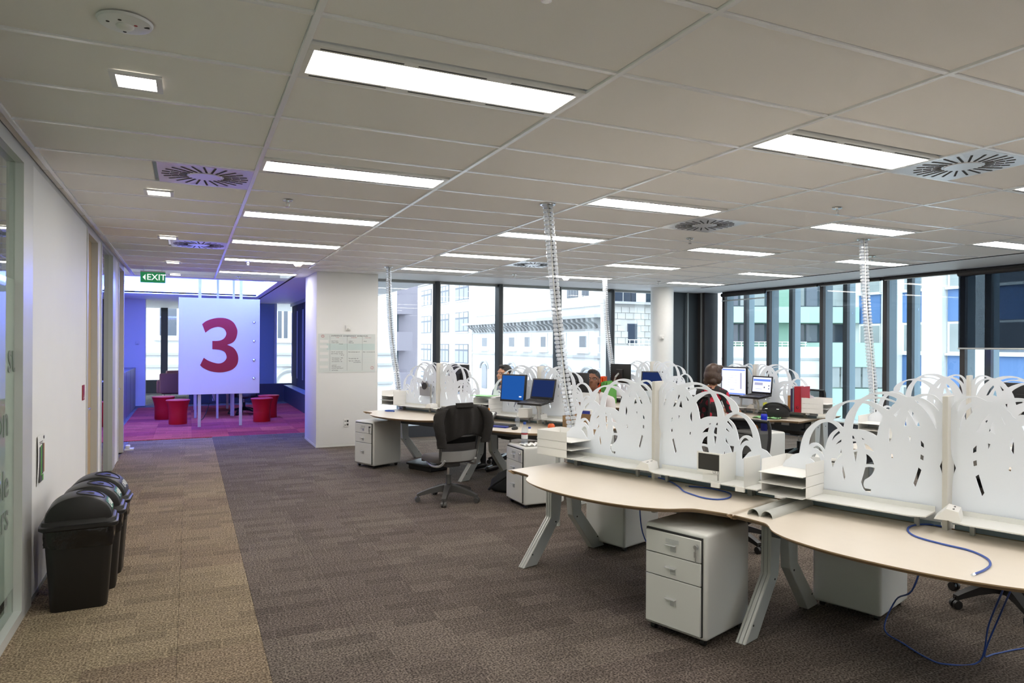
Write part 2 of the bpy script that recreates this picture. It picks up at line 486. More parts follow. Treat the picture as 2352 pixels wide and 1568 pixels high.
while y < 13.1:
    for i in range(12):
        x = XB + 0.25 + 0.5 * i
        near = (x < 3.9 if y < 6 else x < 2.6 + 0.1 * y)
        if near and x < 4.4 and cnt < 190 and not (y > 11.0 and x > 2.0):
            lay('n', x, y); cnt += 1
        else:
            far_b.box((x, y, -0.0075), (0.499, 0.499, 0.015))
    y += 0.5
for (x0, x1, y0, y1) in ((6.37, 10.1, 2.0, 11.8), (XB, 10.1, -3.5, 2.0), (XB, 2.0, 13.0, 13.1)):
    far_b.box(((x0 + x1) / 2, (y0 + y1) / 2, -0.0075), (x1 - x0, y1 - y0, 0.015))
o = far_b.build('carpet_field', None, floor); o['kind'] = 'stuff'
o = MB().m('carpet_beige').box(((XW + XB) / 2, -1.0, -0.0075), (XB - XW, 5.0, 0.015)).build('carpet_field', None, floor); o['kind'] = 'stuff'
for j in range(11):
    for i in range(6):
        lay('r', -1.15 + 0.3 + 0.6 * i, 13.4 + 0.6 * j)
# ---- ceiling
ceil = MB().m('plaster').box((3.275, 4.15, CEIL + 0.62), (15.25, 15.7, 0.2)).box((-0.6, 18.65, CEIL + 0.62), (7.5, 13.3, 0.2)).build('ceiling'); struct(ceil)
TILE_W = 1.2275; tile_cache = {}
def cut_tile(w, d):
    k = (round(w, 3), round(d, 3))
    if k not in tile_cache:
        tile_cache[k] = MB().m('ceiling_tile').box((0, 0, 0.015), (w, d, 0.018), 0, 0.003, 1).build('ceiling_tile', None, ceil).data
        o = [x for x in ceil.children if x.data == tile_cache[k]][0]; return o
    return link('ceiling_tile', tile_cache[k], ceil)
light_rows = [1 + 3 * k for k in range(-3, 6)]           # row index of the light's far edge
LIGHTS = []; DIFF = []
def row_y(j): return Y0 + 0.6 * j
for bi in range(-1, 7):
    x0 = 0.3966 + 1.2275 * bi; x1 = x0 + 1.2275
    for j in range(-10, 16):
        ya, yb = row_y(j), row_y(j + 1)
        lim = 13.15 if bi < 1 else 10.72
        if ya >= lim: continue
        yb = min(yb, lim)
        has_light = bi in (0, 2, 4, 6) and ((j + 1) in light_rows) and not (bi > 0 and ya > 10.3)
        g = 0.0132
        if has_light:
            LIGHTS.append((bi, j, x0, x1, yb))
            d = 0.23
            o = cut_tile(x1 - x0 - 2 * g, d - 2 * g + 0.006); o.location = ((x0 + x1) / 2, ya + d / 2, CEIL)
            continue
        dif = None
        if bi == -1 and j in (4, 10, 16): dif = (x1 - 0.6, x1)
        if bi == 3 and j in (0, 4, 10): dif = (x0, x0 + 0.6)
        if dif and not (bi == 3 and j == 0 and False):
            DIFF.append((bi, j, dif[0], dif[1], ya))
            if bi == -1: a0, a1 = x0, dif[0]
            else: a0, a1 = dif[1], x1
            o = cut_tile(a1 - a0 - 2 * g, yb - ya - 2 * g); o.location = ((a0 + a1) / 2, (ya + yb) / 2, CEIL)
            continue
        o = cut_tile(x1 - x0 - 2 * g, yb - ya - 2 * g); o.location = ((x0 + x1) / 2, (ya + yb) / 2, CEIL)
# tees
for k, x in enumerate(TX):
    yend = 13.15 if k <= 1 else 10.72
    bx('ceiling_tee', 'tee_white', (x, (yend - 3.55) / 2, CEIL + 0.003), (0.024, yend + 3.55, 0.012), ceil)
for j in range(-10, 19):
    yy = row_y(j); xa, xb = (TX[0], TX[-1]) if yy < 10.7 else (TX[0], TX[2])
    if yy > 13.2: break
    bx('ceiling_tee', 'tee_white', ((xa + xb) / 2, yy, CEIL + 0.004), (xb - xa, 0.022, 0.010), ceil)
# narrow edge strip beside the left wall, shadow gap
for j in range(-10, 18):
    ya = row_y(j)
    bx('edge_tile', 'ceiling_tile', ((XW + TX[0]) / 2 - 0.004, ya + 0.3, CEIL + 0.012), (TX[0] - XW - 0.02, 0.585, 0.016), ceil)
# plaster margins along the windows
bx('plaster_margin', 'plaster', ((1.62 + XR) / 2, (10.72 + YB + 0.1) / 2, CEIL + 0.02), (XR - 1.62 + 0.2, YB + 0.1 - 10.72, 0.04), ceil)
bx('plaster_margin', 'plaster', ((TX[-1] + XR) / 2 + 0.03, (10.72 - 3.55) / 2, CEIL + 0.02), (XR - TX[-1] + 0.10, 14.27, 0.04), ceil)
bx('shadow_gap', 'gap_dark', (TX[-1] + 0.02, (10.72 - 3.55) / 2, CEIL + 0.0), (0.018, 14.2, 0.02), ceil)
# lounge ceiling with coffer (y 13.15 .. 25)
def lc(x0, x1, y0, y1, z=CEIL, t=0.05): return bx('plaster_panel', 'plaster', ((x0 + x1) / 2, (y0 + y1) / 2, z + t / 2), (x1 - x0, y1 - y0, t), ceil)
lc(1.62, 4.0, YB + 0.1, 25.2); lc(1.47, 1.62, 13.15, 25.2); lc(-4.0, 1.47, 17.9, 25.2); lc(-4.0, 1.47, 13.15, 13.4); lc(-4.0, -1.35, 13.4, 17.9)
bx('coffer_soffit', 'plaster', (0.06, 15.65, CEIL + 0.42), (2.9, 4.6, 0.04), ceil)
for (c, s) in (((1.49, 15.65, CEIL + 0.22), (0.04, 4.5, 0.40)), ((0.06, 17.92, CEIL + 0.22), (2.9, 0.04, 0.40)), ((0.06, 13.38, CEIL + 0.22), (2.9, 0.04, 0.40)), ((-1.37, 15.65, CEIL + 0.22), (0.04, 4.5, 0.40))):
    bx('coffer_side', 'plaster', c, s, ceil)
for (c, s) in (((0.06, 17.80, CEIL + 0.10), (2.6, 0.05, 0.05)), ((1.40, 15.65, CEIL + 0.10), (0.05, 4.2, 0.05)), ((0.06, 13.46, CEIL + 0.10), (2.6, 0.05, 0.05)), ((-1.28, 15.65, CEIL + 0.10), (0.05, 4.2, 0.05))):
    led = bx('led_cove_strip', 'lamp_blue', c, s, ceil)
bx('ceiling_slot', 'gap_dark', (1.60, 15.4, CEIL - 0.001), (0.03, 6.6, 0.006), ceil)
# ---- walls
wl = empty('wall_left'); struct(wl)
H = CEIL
def wbox(x, y0, y1, z0, z1, mt, name='wall_panel', t=0.10, parent=None):
    return bx(name, mt, (x - t / 2, (y0 + y1) / 2, (z0 + z1) / 2), (t, y1 - y0, z1 - z0), parent or wl)
wbox(XW, 5.12, 7.67, 0.03, H - 0.03, 'wall_white')
wbox(XW, 8.57, 8.84, 0.0, H - 0.03, 'wall_white'); wbox(XW, 10.42, 10.90, 0.0, H - 0.03, 'wall_white')
wbox(XW, -3.5, 11.85, H - 0.03, H + 0.03, 'alu', 'head_trim', 0.09)
wbox(XW + 0.003, 5.12, 7.67, 0.0, 0.03, 'alu_dark', 'skirting', 0.10)
# end of the left wall at the lounge (return) and lounge side wall
wbox(XW, 11.80, 11.85, 0.0, H - 0.03, 'alu')
# glazed office front: frame + panes
w1 = empty('window_1'); struct(w1)
for yy in (4.985, 3.35, 1.45, -0.45, -2.35):
    wbox(XW + 0.012, yy - 0.135 if yy > 4 else yy - 0.05, yy + 0.135 if yy > 4 else yy + 0.05, 0.06, H - 0.09, 'alu', 'frame_post', 0.07, w1)
wbox(XW + 0.012, -3.5, 5.12, 0.0, 0.06, 'alu', 'frame_sill', 0.10, w1); wbox(XW + 0.012, -3.5, 5.12, H - 0.09, H - 0.03, 'alu', 'frame_head', 0.09, w1)
for (a, b) in ((3.40, 4.85), (1.50, 3.30), (-0.40, 1.40), (-2.30, -0.5)):
    wbox(XW - 0.03, a, b, 0.06, 0.20, 'office_glass', 'pane', 0.008, w1)
    wbox(XW - 0.03, a, b, 1.98, H - 0.09, 'office_glass', 'pane', 0.008, w1)
    wbox(XW - 0.03, a, b, 0.20, 1.98, 'frosted', 'frosted_pane', 0.008, w1)
FT = lambda txt, size, y, z: link('lettering', text_mesh(txt, size, 'frost_text', 0.001, upright((XW - 0.027, y, z), 0.0), 'LEFT', bold=0.002), w1)
FT('su', 0.26, 4.68, 1.53); FT('solution', 0.26, 3.86, 1.18); FT('the simple', 0.22, 3.80, 0.83); FT('customers', 0.22, 3.78, 0.65)
# doors further along the left wall
def door(n, y0, y1, leaf, handle=True, glass=False):
    d = empty('door_%d' % n); struct(d)
    wbox(XW + 0.01, y0, y0 + 0.06, 0, H - 0.08, 'alu', 'jamb', 0.11, d); wbox(XW + 0.01, y1 - 0.09, y1, 0, H - 0.08, 'alu', 'jamb', 0.11, d)
    wbox(XW + 0.01, y0, y1, H - 0.08, H - 0.03, 'alu', 'head', 0.11, d)
    lf = wbox(XW - 0.05, y0 + 0.06, y1 - 0.09, 0.01, H - 0.08, leaf, 'door_leaf', 0.04, d)
    if handle:
        mb = MB(); mb.m('chrome').tube([(0, 0, 0), (0.06, 0, 0), (0.06, -0.11, 0)], 0.010, 8); mb.lathe([(0.0, -0.005), (0.025, -0.005), (0.025, 0.006), (0, 0.006)], 14, Matrix.Rotation(R(90), 4, 'Y'))
        h = mb.build('door_handle', None, d, (XW - 0.045, y0 + 0.16, 0.98), 0, 40)
    return d
door(1, 7.67, 8.57, 'door_wood'); door(2, 10.90, 11.80, 'door_wood')
w2 = empty('window_2'); struct(w2)
wbox(XW + 0.01, 8.84, 8.91, 0, H - 0.03, 'alu', 'frame_post', 0.10, w2); wbox(XW + 0.01, 10.10, 10.42, 0, H - 0.03, 'alu', 'frame_post', 0.10, w2)
wbox(XW - 0.04, 8.91, 10.10, 0.0, H - 0.03, 'office_glass', 'pane', 0.008, w2)
# rooms behind the left wall
wo = empty('wall_office'); struct(wo)
bx('wall_panel', 'wall_white', (-4.05, 4.4, CEIL / 2), (0.1, 16.2, CEIL), wo)
for yy in (-3.55, 5.09, 8.71, 11.82): bx('partition', 'wall_white', (-2.53, yy, CEIL / 2), (3.0, 0.06, CEIL), wo)
bx('office_ceiling', 'ceiling_tile', (-2.5, 4.4, CEIL + 0.05), (3.1, 16.2, 0.04), wo)
for yy in (-1.5, 1.0, 3.6, 6.9, 10.2): bx('office_fill_lamp', 'lamp_white', (-2.6, yy, CEIL + 0.015), (1.15, 0.25, 0.02), wo)  # unseen lamps added to brighten the rooms behind the frosted glass
wn = bx('wall_added_near', 'wall_white', (4.7, YN - 0.05, CEIL / 2), (12.0, 0.1, CEIL)); struct(wn)  # unseen white wall, added to keep the light inside
# rectangular column with baseboard
colm = empty('wall_column'); struct(colm)
bx('column_shaft', 'wall_white', (2.285, 11.675, (CEIL + 0.035) / 2), (0.97, 1.15, CEIL - 0.035), colm, 0, 0.006, 2)
bb = bx('baseboard_column', 'shelf_white', (2.285, 11.675, 0.0175), (0.974, 1.154, 0.035)); struct(bb)
# round column
rc = MB().m('wall_white').lathe([(0.22, 0), (0.22, CEIL)], 40).build('wall_round_column', None, None, (8.40, 11.10, 0), 0, 40); struct(rc)
# ---- back window wall (y = 11.85), one skin
MX = [4.02, 5.245, 6.48, 7.70]
edges = [2.77] + MX + [9.15]
for n in range(5):
    w = empty('window_%d' % (n + 3)); struct(w)
    a, b = edges[n], edges[n + 1]
    bx('pane', 'window_glass', ((a + b) / 2, YB + 0.05, 1.45), (b - a - 0.1, 0.01, 2.5), w)
    bx('sill', 'sill_dark', ((a + b) / 2, YB - 0.02, 0.10), (b - a, 0.26, 0.20), w)
    bx('head_frame', 'alu_dark', ((a + b) / 2, YB + 0.05, CEIL - 0.02), (b - a, 0.10, 0.05), w)
    if n < 4:
        bx('mullion', 'mullion', (b, YB + 0.02, 1.45), (0.072, 0.20, 2.58), w, 0, 0.004, 1)
        bx('mullion_rib', 'alu_dark', (b + 0.038, YB + 0.0, 1.45), (0.018, 0.16, 2.58), w)
# dark corner
wc = empty('wall_corner'); struct(wc)
bx('corner_panel', 'mullion', (9.55, YB + 0.10, CEIL / 2), (0.80, 0.12, CEIL), wc); bx('corner_panel', 'mullion_brown', (10.12, 11.78, CEIL / 2), (0.36, 0.22, CEIL), wc)
bx('corner_trim', 'alu_dark', (9.62, YB - 0.02, CEIL / 2), (0.03, 0.03, CEIL), wc); bx('corner_trim', 'alu_dark', (9.93, YB - 0.09, CEIL / 2), (0.03, 0.03, CEIL), wc)
# ---- right window wall (x = 10.2), double skin
RY = [11.35, 10.11, 8.86, 7.62, 6.38, 5.14, 3.90, 2.66, 1.42, 0.18, -1.06, -2.30, -3.54]
for n in range(len(RY) - 1):
    w = empty('window_%d' % (n + 8)); struct(w)
    b, a = RY[n], RY[n + 1]
    bx('pane', 'window_glass', (XR + 0.03, (a + b) / 2, 1.52), (0.01, b - a - 0.08, 2.36), w)
    bx('outer_pane', 'outer_glass', (XR + 0.62, (a + b) / 2, 1.52), (0.012, b - a - 0.06, 2.9), w)
    bx('sill', 'sill_dark', (XR - 0.06, (a + b) / 2, 0.17), (0.42, b - a, 0.34), w)
    bx('sill_cap', 'alu', (XR - 0.06, (a + b) / 2, 0.35), (0.46, b - a, 0.02), w)
    bx('head_frame', 'mullion_brown', (XR + 0.03, (a + b) / 2, CEIL - 0.025), (0.10, b - a, 0.05), w)
    bx('mullion', 'mullion_brown', (XR, b, 1.5), (0.07, 0.075, 2.5), w, 0, 0.004, 1)
    bx('mullion_reveal', 'reveal', (XR + 0.13, b, 1.5), (0.18, 0.06, 2.5), w)
    bx('outer_mullion', 'mullion', (XR + 0.60, b, 1.5), (0.07, 0.09, 3.0), w)
    bx('outer_mullion_fin', 'reveal', (XR + 0.72, b, 1.5), (0.16, 0.06, 3.0), w)
    bx('cavity_floor', 'alu_dark', (XR + 0.38, (a + b) / 2, 0.30), (0.46, b - a, 0.03), w)
# first glass bay of the right wall up to the corner
w = empty('window_20'); struct(w)
bx('pane', 'window_glass', (XR + 0.03, 11.53, 1.5), (0.01, 0.30, 2.4), w); bx('sill', 'sill_dark', (XR - 0.06, 11.53, 0.17), (0.42, 0.36, 0.34), w)
# roller blinds: a raised roll along two bays and one pulled half down
def roller(y0, y1, zb, lab, rr=0.04):
    e = empty('roller_blind', (XR - 0.09, (y0 + y1) / 2, zb)); w_ = y1 - y0
    MB().m('mullion_brown').tube([(0, -w_ / 2, CEIL - 0.03 - rr - zb), (0, w_ / 2, CEIL - 0.03 - rr - zb)], rr, 14).build('roll', None, e, None, 0, 40)
    if CEIL - zb > 0.4:
        bx('fabric', 'blind_fabric', (0.0, 0, (CEIL - 0.07 - zb) / 2), (0.002, w_, CEIL - 0.07 - zb), e)
    MB().m('alu').tube([(0, -w_ / 2, 0), (0, w_ / 2, 0)], 0.012, 8).build('bottom_bar', None, e, None, 0, 40)
    tag(e, lab, 'blind', 'roller blinds on the right windows'); return e
roller(5.17, 6.40, 1.60, 'dark roller blind pulled half down, nearest the picture edge but one')
roller(3.9, 5.13, 1.60, 'dark roller blind pulled half down at the right picture edge')
roller(10.14, 11.33, 2.56, 'rolled up dark blind beside the dark corner')
roller(8.90, 10.08, 2.69, 'rolled up dark blind over the window behind the laptop', 0.018)
roller(7.66, 8.82, 2.69, 'rolled up dark blind, third from the dark corner', 0.018)
roller(6.42, 7.58, 2.69, 'rolled up dark blind next to the lowered blinds', 0.018)
# ---- lounge shell
ll = empty('wall_lounge'); struct(ll)
bx('wall_panel', 'wall_white', (-1.42, 20.35, CEIL / 2), (0.80, 0.30, CEIL), ll)
bx('wall_panel', 'wall_white', (-1.75, 16.4, CEIL / 2), (0.10, 8.0, CEIL), ll)
bx('wall_panel', 'wall_white', (-4.0, 22.8, CEIL / 2), (0.1, 5.2, CEIL), ll); bx('wall_panel', 'wall_white', (-2.6, 12.5, CEIL / 2), (3.2, 0.08, CEIL), ll)
bx('low_wall', 'sill_dark', (1.35, 20.6, 0.25), (2.7, 0.2, 0.50), ll)
bx('dark_panel', 'reveal', (1.86, 20.6, 1.62), (0.62, 0.12, 2.24), ll)
bx('dark_panel', 'sill_dark', (0.70, 20.62, 1.62), (1.7, 0.10, 2.24), ll)
bx('ledge', 'sill_dark', (2.72, 16.4, 0.22), (0.55, 8.4, 0.44), ll); bx('ledge_cap', 'reveal', (2.72, 16.4, 0.45), (0.58, 8.4, 0.02), ll)
for k in range(8):
    p = bx('blind_panel', 'blind', (2.66, 12.85 + 1.02 * k, 1.58), (0.03, 0.99, 2.24), ll)
    mb = MB(); mb.m('alu_dark')
    for s in (-0.06, 0.06): mb.tube([(0, s, -0.9), (0, s, 0.9)], 0.006, 6)
    mb.tube([(0, -0.06, -0.9), (0, 0.06, -0.9)], 0.006, 6)
    mb.build('chain_loop', None, ll, (2.63, 13.2 + 1.02 * k, 1.6))
bx('blind_box', 'alu_dark', (2.70, 16.4, CEIL - 0.04), (0.18, 8.4, 0.08), ll)
w = empty('window_21'); struct(w)
bx('pane', 'window_glass', (2.40, 20.6, 1.62), (0.46, 0.01, 2.24), w)
w = empty('window_22'); struct(w)
bx('pane', 'window_glass', (-1.2, 25.0, 1.55), (5.6, 0.01, 2.3), w); bx('low_wall', 'sill_dark', (-1.2, 25.0, 0.22), (5.6, 0.16, 0.44), w)
bx('mullion', 'mullion', (-0.72, 24.95, 1.55), (0.20, 0.16, 2.4), w); bx('mullion', 'mullion', (-2.6, 24.95, 1.55), (0.20, 0.16, 2.4), w); bx('mullion', 'mullion', (1.0, 24.95, 1.55), (0.20, 0.16, 2.4), w)
bx('wall_panel', 'wall_white', (2.2, 22.8, CEIL / 2), (0.1, 4.4, CEIL), ll)
SCREEN = [
 [(-.781,.969,0),(-.757,.994,0),(-.723,1.006,1),(-.720,1.021,0),(-.714,1.058,0),(-.705,1.092,0),(-.690,1.130,0),(-.669,1.159,0),(-.646,1.182,0),(-.622,1.200,0),(-.599,1.210,0),(-.577,1.214,1),(-.578,1.229,0),(-.570,1.250,0),(-.550,1.275,0),(-.519,1.297,0),(-.485,1.314,0),(-.452,1.326,0),(-.419,1.331,0),(-.393,1.338,1),(-.365,1.357,0),(-.348,1.366,0),(-.317,1.377,0),(-.280,1.383,0),(-.245,1.382,0),(-.214,1.377,0),(-.189,1.368,0),(-.170,1.360,1),(-.148,1.361,1),(-.131,1.370,0),(-.107,1.380,0),(-.085,1.382,0),(-.059,1.380,0),(-.038,1.369,0),(-.022,1.352,0),(-.008,1.329,0),(-.001,1.306,0),(.003,1.257,0),(.002,1.178,0),(-.004,1.091,0),(-.023,1.024,1),(-.014,.990,0),(-.010,.956,0),(-.008,.907,0),(-.007,.820,1)],
 [(-.670,1.056,1),(-.666,1.084,0),(-.654,1.121,0),(-.634,1.156,0),(-.610,1.180,0),(-.587,1.193,0),(-.561,1.197,0),(-.538,1.190,0),(-.521,1.177,0),(-.511,1.167,1),(-.532,1.152,0),(-.552,1.129,0),(-.566,1.098,0),(-.575,1.065,0),(-.580,1.038,1),(-.589,1.051,0),(-.604,1.066,0),(-.621,1.074,0),(-.639,1.075,0),(-.657,1.068,0)],
 [(-.646,1.043,1),(-.633,1.055,0),(-.618,1.058,0),(-.604,1.047,0),(-.592,1.027,0),(-.583,.996,1),(-.598,1.021,0),(-.612,1.034,0),(-.627,1.043,0)],
 [(-.662,.983,1),(-.648,1.003,0),(-.630,1.013,0),(-.615,1.007,0),(-.605,.990,0),(-.599,.965,0),(-.600,.923,1),(-.615,.939,0),(-.633,.960,0),(-.647,.975,0)],
 [(-.525,1.224,1),(-.519,1.251,0),(-.502,1.281,0),(-.480,1.303,0),(-.457,1.314,0),(-.433,1.317,0),(-.422,1.315,1),(-.433,1.295,0),(-.449,1.273,0),(-.465,1.243,0),(-.475,1.211,0),(-.479,1.191,0),(-.481,1.176,1),(-.490,1.181,0),(-.507,1.197,0),(-.537,1.210,1)],
 [(-.387,1.313,1),(-.405,1.285,0),(-.419,1.250,0),(-.429,1.215,0),(-.435,1.172,1),(-.391,1.171,0),(-.366,1.168,0),(-.337,1.158,0),(-.315,1.146,1),(-.311,1.152,0),(-.305,1.184,0),(-.296,1.221,0),(-.283,1.252,1),(-.298,1.270,0),(-.327,1.292,0),(-.353,1.308,0),(-.377,1.314,0)],
 [(-.331,1.358,1),(-.317,1.365,0),(-.293,1.367,0),(-.265,1.365,0),(-.239,1.359,0),(-.219,1.350,0),(-.206,1.344,1),(-.222,1.332,1),(-.239,1.341,0),(-.265,1.348,0),(-.291,1.352,0),(-.317,1.354,0)],
 [(-.372,1.331,1),(-.353,1.337,0),(-.327,1.341,0),(-.293,1.343,0),(-.267,1.339,0),(-.247,1.333,0),(-.225,1.326,1),(-.239,1.313,0),(-.249,1.296,0),(-.260,1.287,1),(-.283,1.302,0),(-.309,1.314,0),(-.337,1.325,0)],
 [(-.201,1.302,1),(-.213,1.269,0),(-.220,1.254,1),(-.231,1.264,1),(-.216,1.282,0)],
 [(-.172,1.261,1),(-.163,1.243,0),(-.156,1.216,1),(-.169,1.213,0),(-.182,1.206,1),(-.178,1.236,0)],
 [(-.157,1.300,1),(-.135,1.272,0),(-.120,1.241,0),(-.108,1.210,1),(-.125,1.217,1),(-.140,1.247,0),(-.164,1.287,1)],
 [(-.133,1.345,1),(-.114,1.345,0),(-.090,1.333,0),(-.068,1.312,0),(-.052,1.284,0),(-.042,1.247,0),(-.038,1.208,1),(-.054,1.244,0),(-.073,1.279,0),(-.097,1.310,0),(-.118,1.330,0)],
 [(-.113,1.362,1),(-.097,1.368,0),(-.078,1.371,0),(-.057,1.363,0),(-.040,1.345,0),(-.032,1.322,0),(-.028,1.299,1),(-.045,1.321,0),(-.064,1.338,0),(-.085,1.352,0),(-.104,1.357,0)],
 [(-.250,1.197,1),(-.241,1.178,0),(-.238,1.160,0),(-.240,1.143,1),(-.253,1.117,1),(-.254,1.158,0)],
 [(-.163,1.157,1),(-.152,1.160,1),(-.154,1.130,1)],
 [(-.108,1.146,1),(-.093,1.128,1),(-.092,1.106,1),(-.107,1.115,1)],
 [(-.108,1.074,1),(-.093,1.066,1),(-.095,1.042,1),(-.110,1.049,1)],
 [(-.246,1.057,1),(-.236,1.059,1),(-.233,1.041,1),(-.242,1.037,1)],
 [(-.117,1.006,1),(-.103,.994,1),(-.111,.966,0),(-.121,.932,0),(-.130,.902,1),(-.140,.921,1),(-.130,.956,0)],
 [(-.366,1.045,1),(-.351,1.036,0),(-.336,1.020,0),(-.324,.992,1),(-.345,.991,0),(-.366,.988,1),(-.364,1.019,0)],
 [(-.370,.971,1),(-.346,.977,0),(-.322,.975,1),(-.325,.960,0),(-.336,.937,0),(-.353,.919,0),(-.371,.904,0),(-.377,.881,0),(-.371,.861,0),(-.358,.859,0),(-.339,.858,1),(-.343,.841,1),(-.370,.844,1),(-.381,.860,0),(-.391,.889,1),(-.378,.937,0)],
 [(-.377,1.100,1),(-.357,1.092,0),(-.339,1.076,0),(-.325,1.059,1),(-.346,1.067,0),(-.368,1.069,1)],
 [(-.505,1.155,1),(-.498,1.144,1),(-.524,1.120,0),(-.544,1.092,1),(-.532,1.125,0)],
 [(-.491,1.109,1),(-.492,1.096,1),(-.523,1.076,1),(-.508,1.095,0)],
 [(-.437,1.134,1),(-.429,1.134,0),(-.422,1.119,1),(-.437,1.118,1)],
 [(-.434,1.103,1),(-.417,1.105,1),(-.409,1.077,0),(-.410,1.065,1),(-.431,1.059,1)],
 [(-.429,1.046,1),(-.409,1.052,1),(-.413,1.023,0),(-.419,.990,1),(-.424,1.016,0)],
 [(-.392,1.130,1),(-.370,1.119,1),(-.385,1.119,1)],
 [(-.492,1.059,1),(-.489,1.024,1),(-.516,.997,1),(-.501,1.027,0)],
 [(-.548,.999,1),(-.516,.999,1),(-.528,.974,0),(-.537,.946,1),(-.543,.963,0)],
 [(-.485,.971,1),(-.470,.911,0),(-.477,.885,1),(-.487,.930,0)],
]

# ================================================================== CEILING FITTINGS
def wordrow(bi): return {0: 'row over the walkway', 2: 'row over the near desks', 4: 'row over the far desks', 6: 'row along the right windows'}[bi]
def make_light():
    e = empty('ceiling_light')
    Lx, D = 1.2275 - 0.024, 0.345
    px, py = 1.155, 0.245
    mb = MB(); mb.m('fixture')
    # frame of four bars around the diffuser
    for sy in (-1, 1): mb.box((0, sy * (py / 2 + (D - py) / 4), 0.004), (Lx, (D - py) / 2, 0.016), 0, 0.002, 1)
    for sx in (-1, 1): mb.box((sx * (px / 2 + (Lx - px) / 4), 0, 0.004), ((Lx - px) / 2, py, 0.016), 0, 0.002, 1)
    mb.build('frame', None, e)
    for sy in (-1, 1):
        for (cx, w) in ((-0.395, 0.33), (0.02 * sy, 0.30), (0.40, 0.31)):
            bx('air_slot', 'slot_dark', (cx, sy * (py / 2 + 0.022), -0.0035), (w, 0.011, 0.002), e)
    MB().m('lamp_white').box((0, 0, 0.006), (px, py, 0.012), 0, 0.003, 1).build('diffuser', None, e)
    mb = MB(); mb.m('fixture').box((0, 0, 0.06), (Lx - 0.02, D - 0.02, 0.09)); mb.build('housing', None, e)
    return e
proto = make_light()
first = True
cols_seen = {}
for (bi, j, x0, x1, yb) in sorted(LIGHTS, key=lambda t: (t[0], t[4])):
    e = proto if first else copy_tree(proto); first = False
    e.location = ((x0 + x1) / 2, yb - 0.012 - 0.345 / 2, CEIL)
    if yb > 2.6:
        k = cols_seen.get(bi, 0); cols_seen[bi] = k + 1
        lab = 'long glowing recessed ceiling light, %s from the camera in the %s' % (ORD[k], wordrow(bi))
    else:
        lab = 'long glowing recessed ceiling light behind the camera, %s in the %s' % (ORD[int(round((yb + 3.0) / 1.8)) % 5], wordrow(bi))
    tag(e, lab, 'light', 'long recessed ceiling lights')
def make_diffuser():
    e = empty('air_diffuser')
    # square plate with radial slots: plate built as ring sectors around the slots
    mb = MB(); mb.m('diffuser_plate').box((0, 0, 0.004), (0.578, 0.578, 0.012), 0, 0.002, 1); pl = mb.build('plate', None, e)
    n = 24
    for k in range(n):
        a = 2 * math.pi * (k + 0.5) / n
        M = Matrix.Rotation(a, 4, 'Z')
        mb = MB(); mb.m('slot_dark')
        for (r0, r1) in ((0.115, 0.163), (0.168, 0.216), (0.221, 0.268)):
            mb.box(((r0 + r1) / 2, 0.02, -0.0030), (r1 - r0, 0.012, 0.003), 0, 0, 1, M)
        mb.build('slot', None, pl)
    mb = MB(); mb.m('diffuser_plate').lathe([(0.0, -0.006), (0.10, -0.006), (0.105, -0.002)], 28); mb.build('hub', None, e)
    return e
proto = make_diffuser()
DLAB = {(-1, 4): 'square swirl air diffuser over the walkway, nearest one', (-1, 10): 'square swirl air diffuser over the walkway, second from camera', (-1, 16): 'square swirl air diffuser over the walkway near the exit sign',
        (3, 0): 'square silver swirl air diffuser, largest at the right', (3, 4): 'square silver swirl air diffuser in the middle of the ceiling', (3, 10): 'square silver swirl air diffuser near the back windows'}
first = True
for (bi, j, a, b, ya) in DIFF:
    e = proto if first else copy_tree(proto); first = False
    e.location = ((a + b) / 2, ya + 0.3, CEIL)
    tag(e, DLAB[(bi, j)], 'vent', 'square ceiling air diffusers')
# small square downlights along the walkway
def make_down():
    e = empty('downlight'); mb = MB(); mb.m('metal_white')
    for s in (-1, 1):
        mb.box((s * 0.088, 0, -0.004), (0.024, 0.2, 0.012)); mb.box((0, s * 0.088, -0.004), (0.152, 0.024, 0.012))
    mb.build('trim_ring', None, e); MB().m('lamp_down').box((0, 0, 0.0), (0.152, 0.152, 0.006)).build('lamp', None, e); return e
proto = make_down()
for k, yy in enumerate((3.41, 5.85, 8.29, 10.80, 12.69)):
    e = proto if k == 0 else copy_tree(proto); e.location = (-0.21, yy, CEIL)
    tag(e, 'small square ceiling downlight over the walkway, %s from the camera' % ORD[k], 'light', 'small square downlights')
# round ceiling detector
e = empty('motion_detector', (-0.21, 2.80, CEIL))
MB().m('metal_white').lathe([(0.0, -0.016), (0.06, -0.015), (0.085, -0.008), (0.09, 0.0)], 32).build('plate', None, e, None, 0, 40)
MB().m('white_plastic').ball((0, 0, -0.014), (0.03, 0.03, 0.015)).build('lens', None, e, None, 0, 40)
for (a, r, mm) in ((200, 0.055, 'slot_dark'), (255, 0.05, 'slot_dark'), (95, 0.05, 'slot_dark'), (330, 0.04, 'red_print')):
    MB().m(mm).lathe([(0, -0.02), (0.006, -0.02), (0.006, -0.01)], 10).build('indicator', None, e, (r * math.cos(R(a)), r * math.sin(R(a)), 0.004))
bx('slot', 'slot_dark', (0.06, -0.012, -0.013), (0.035, 0.008, 0.003), e)
tag(e, 'round white ceiling detector plate above the walkway', 'detector')
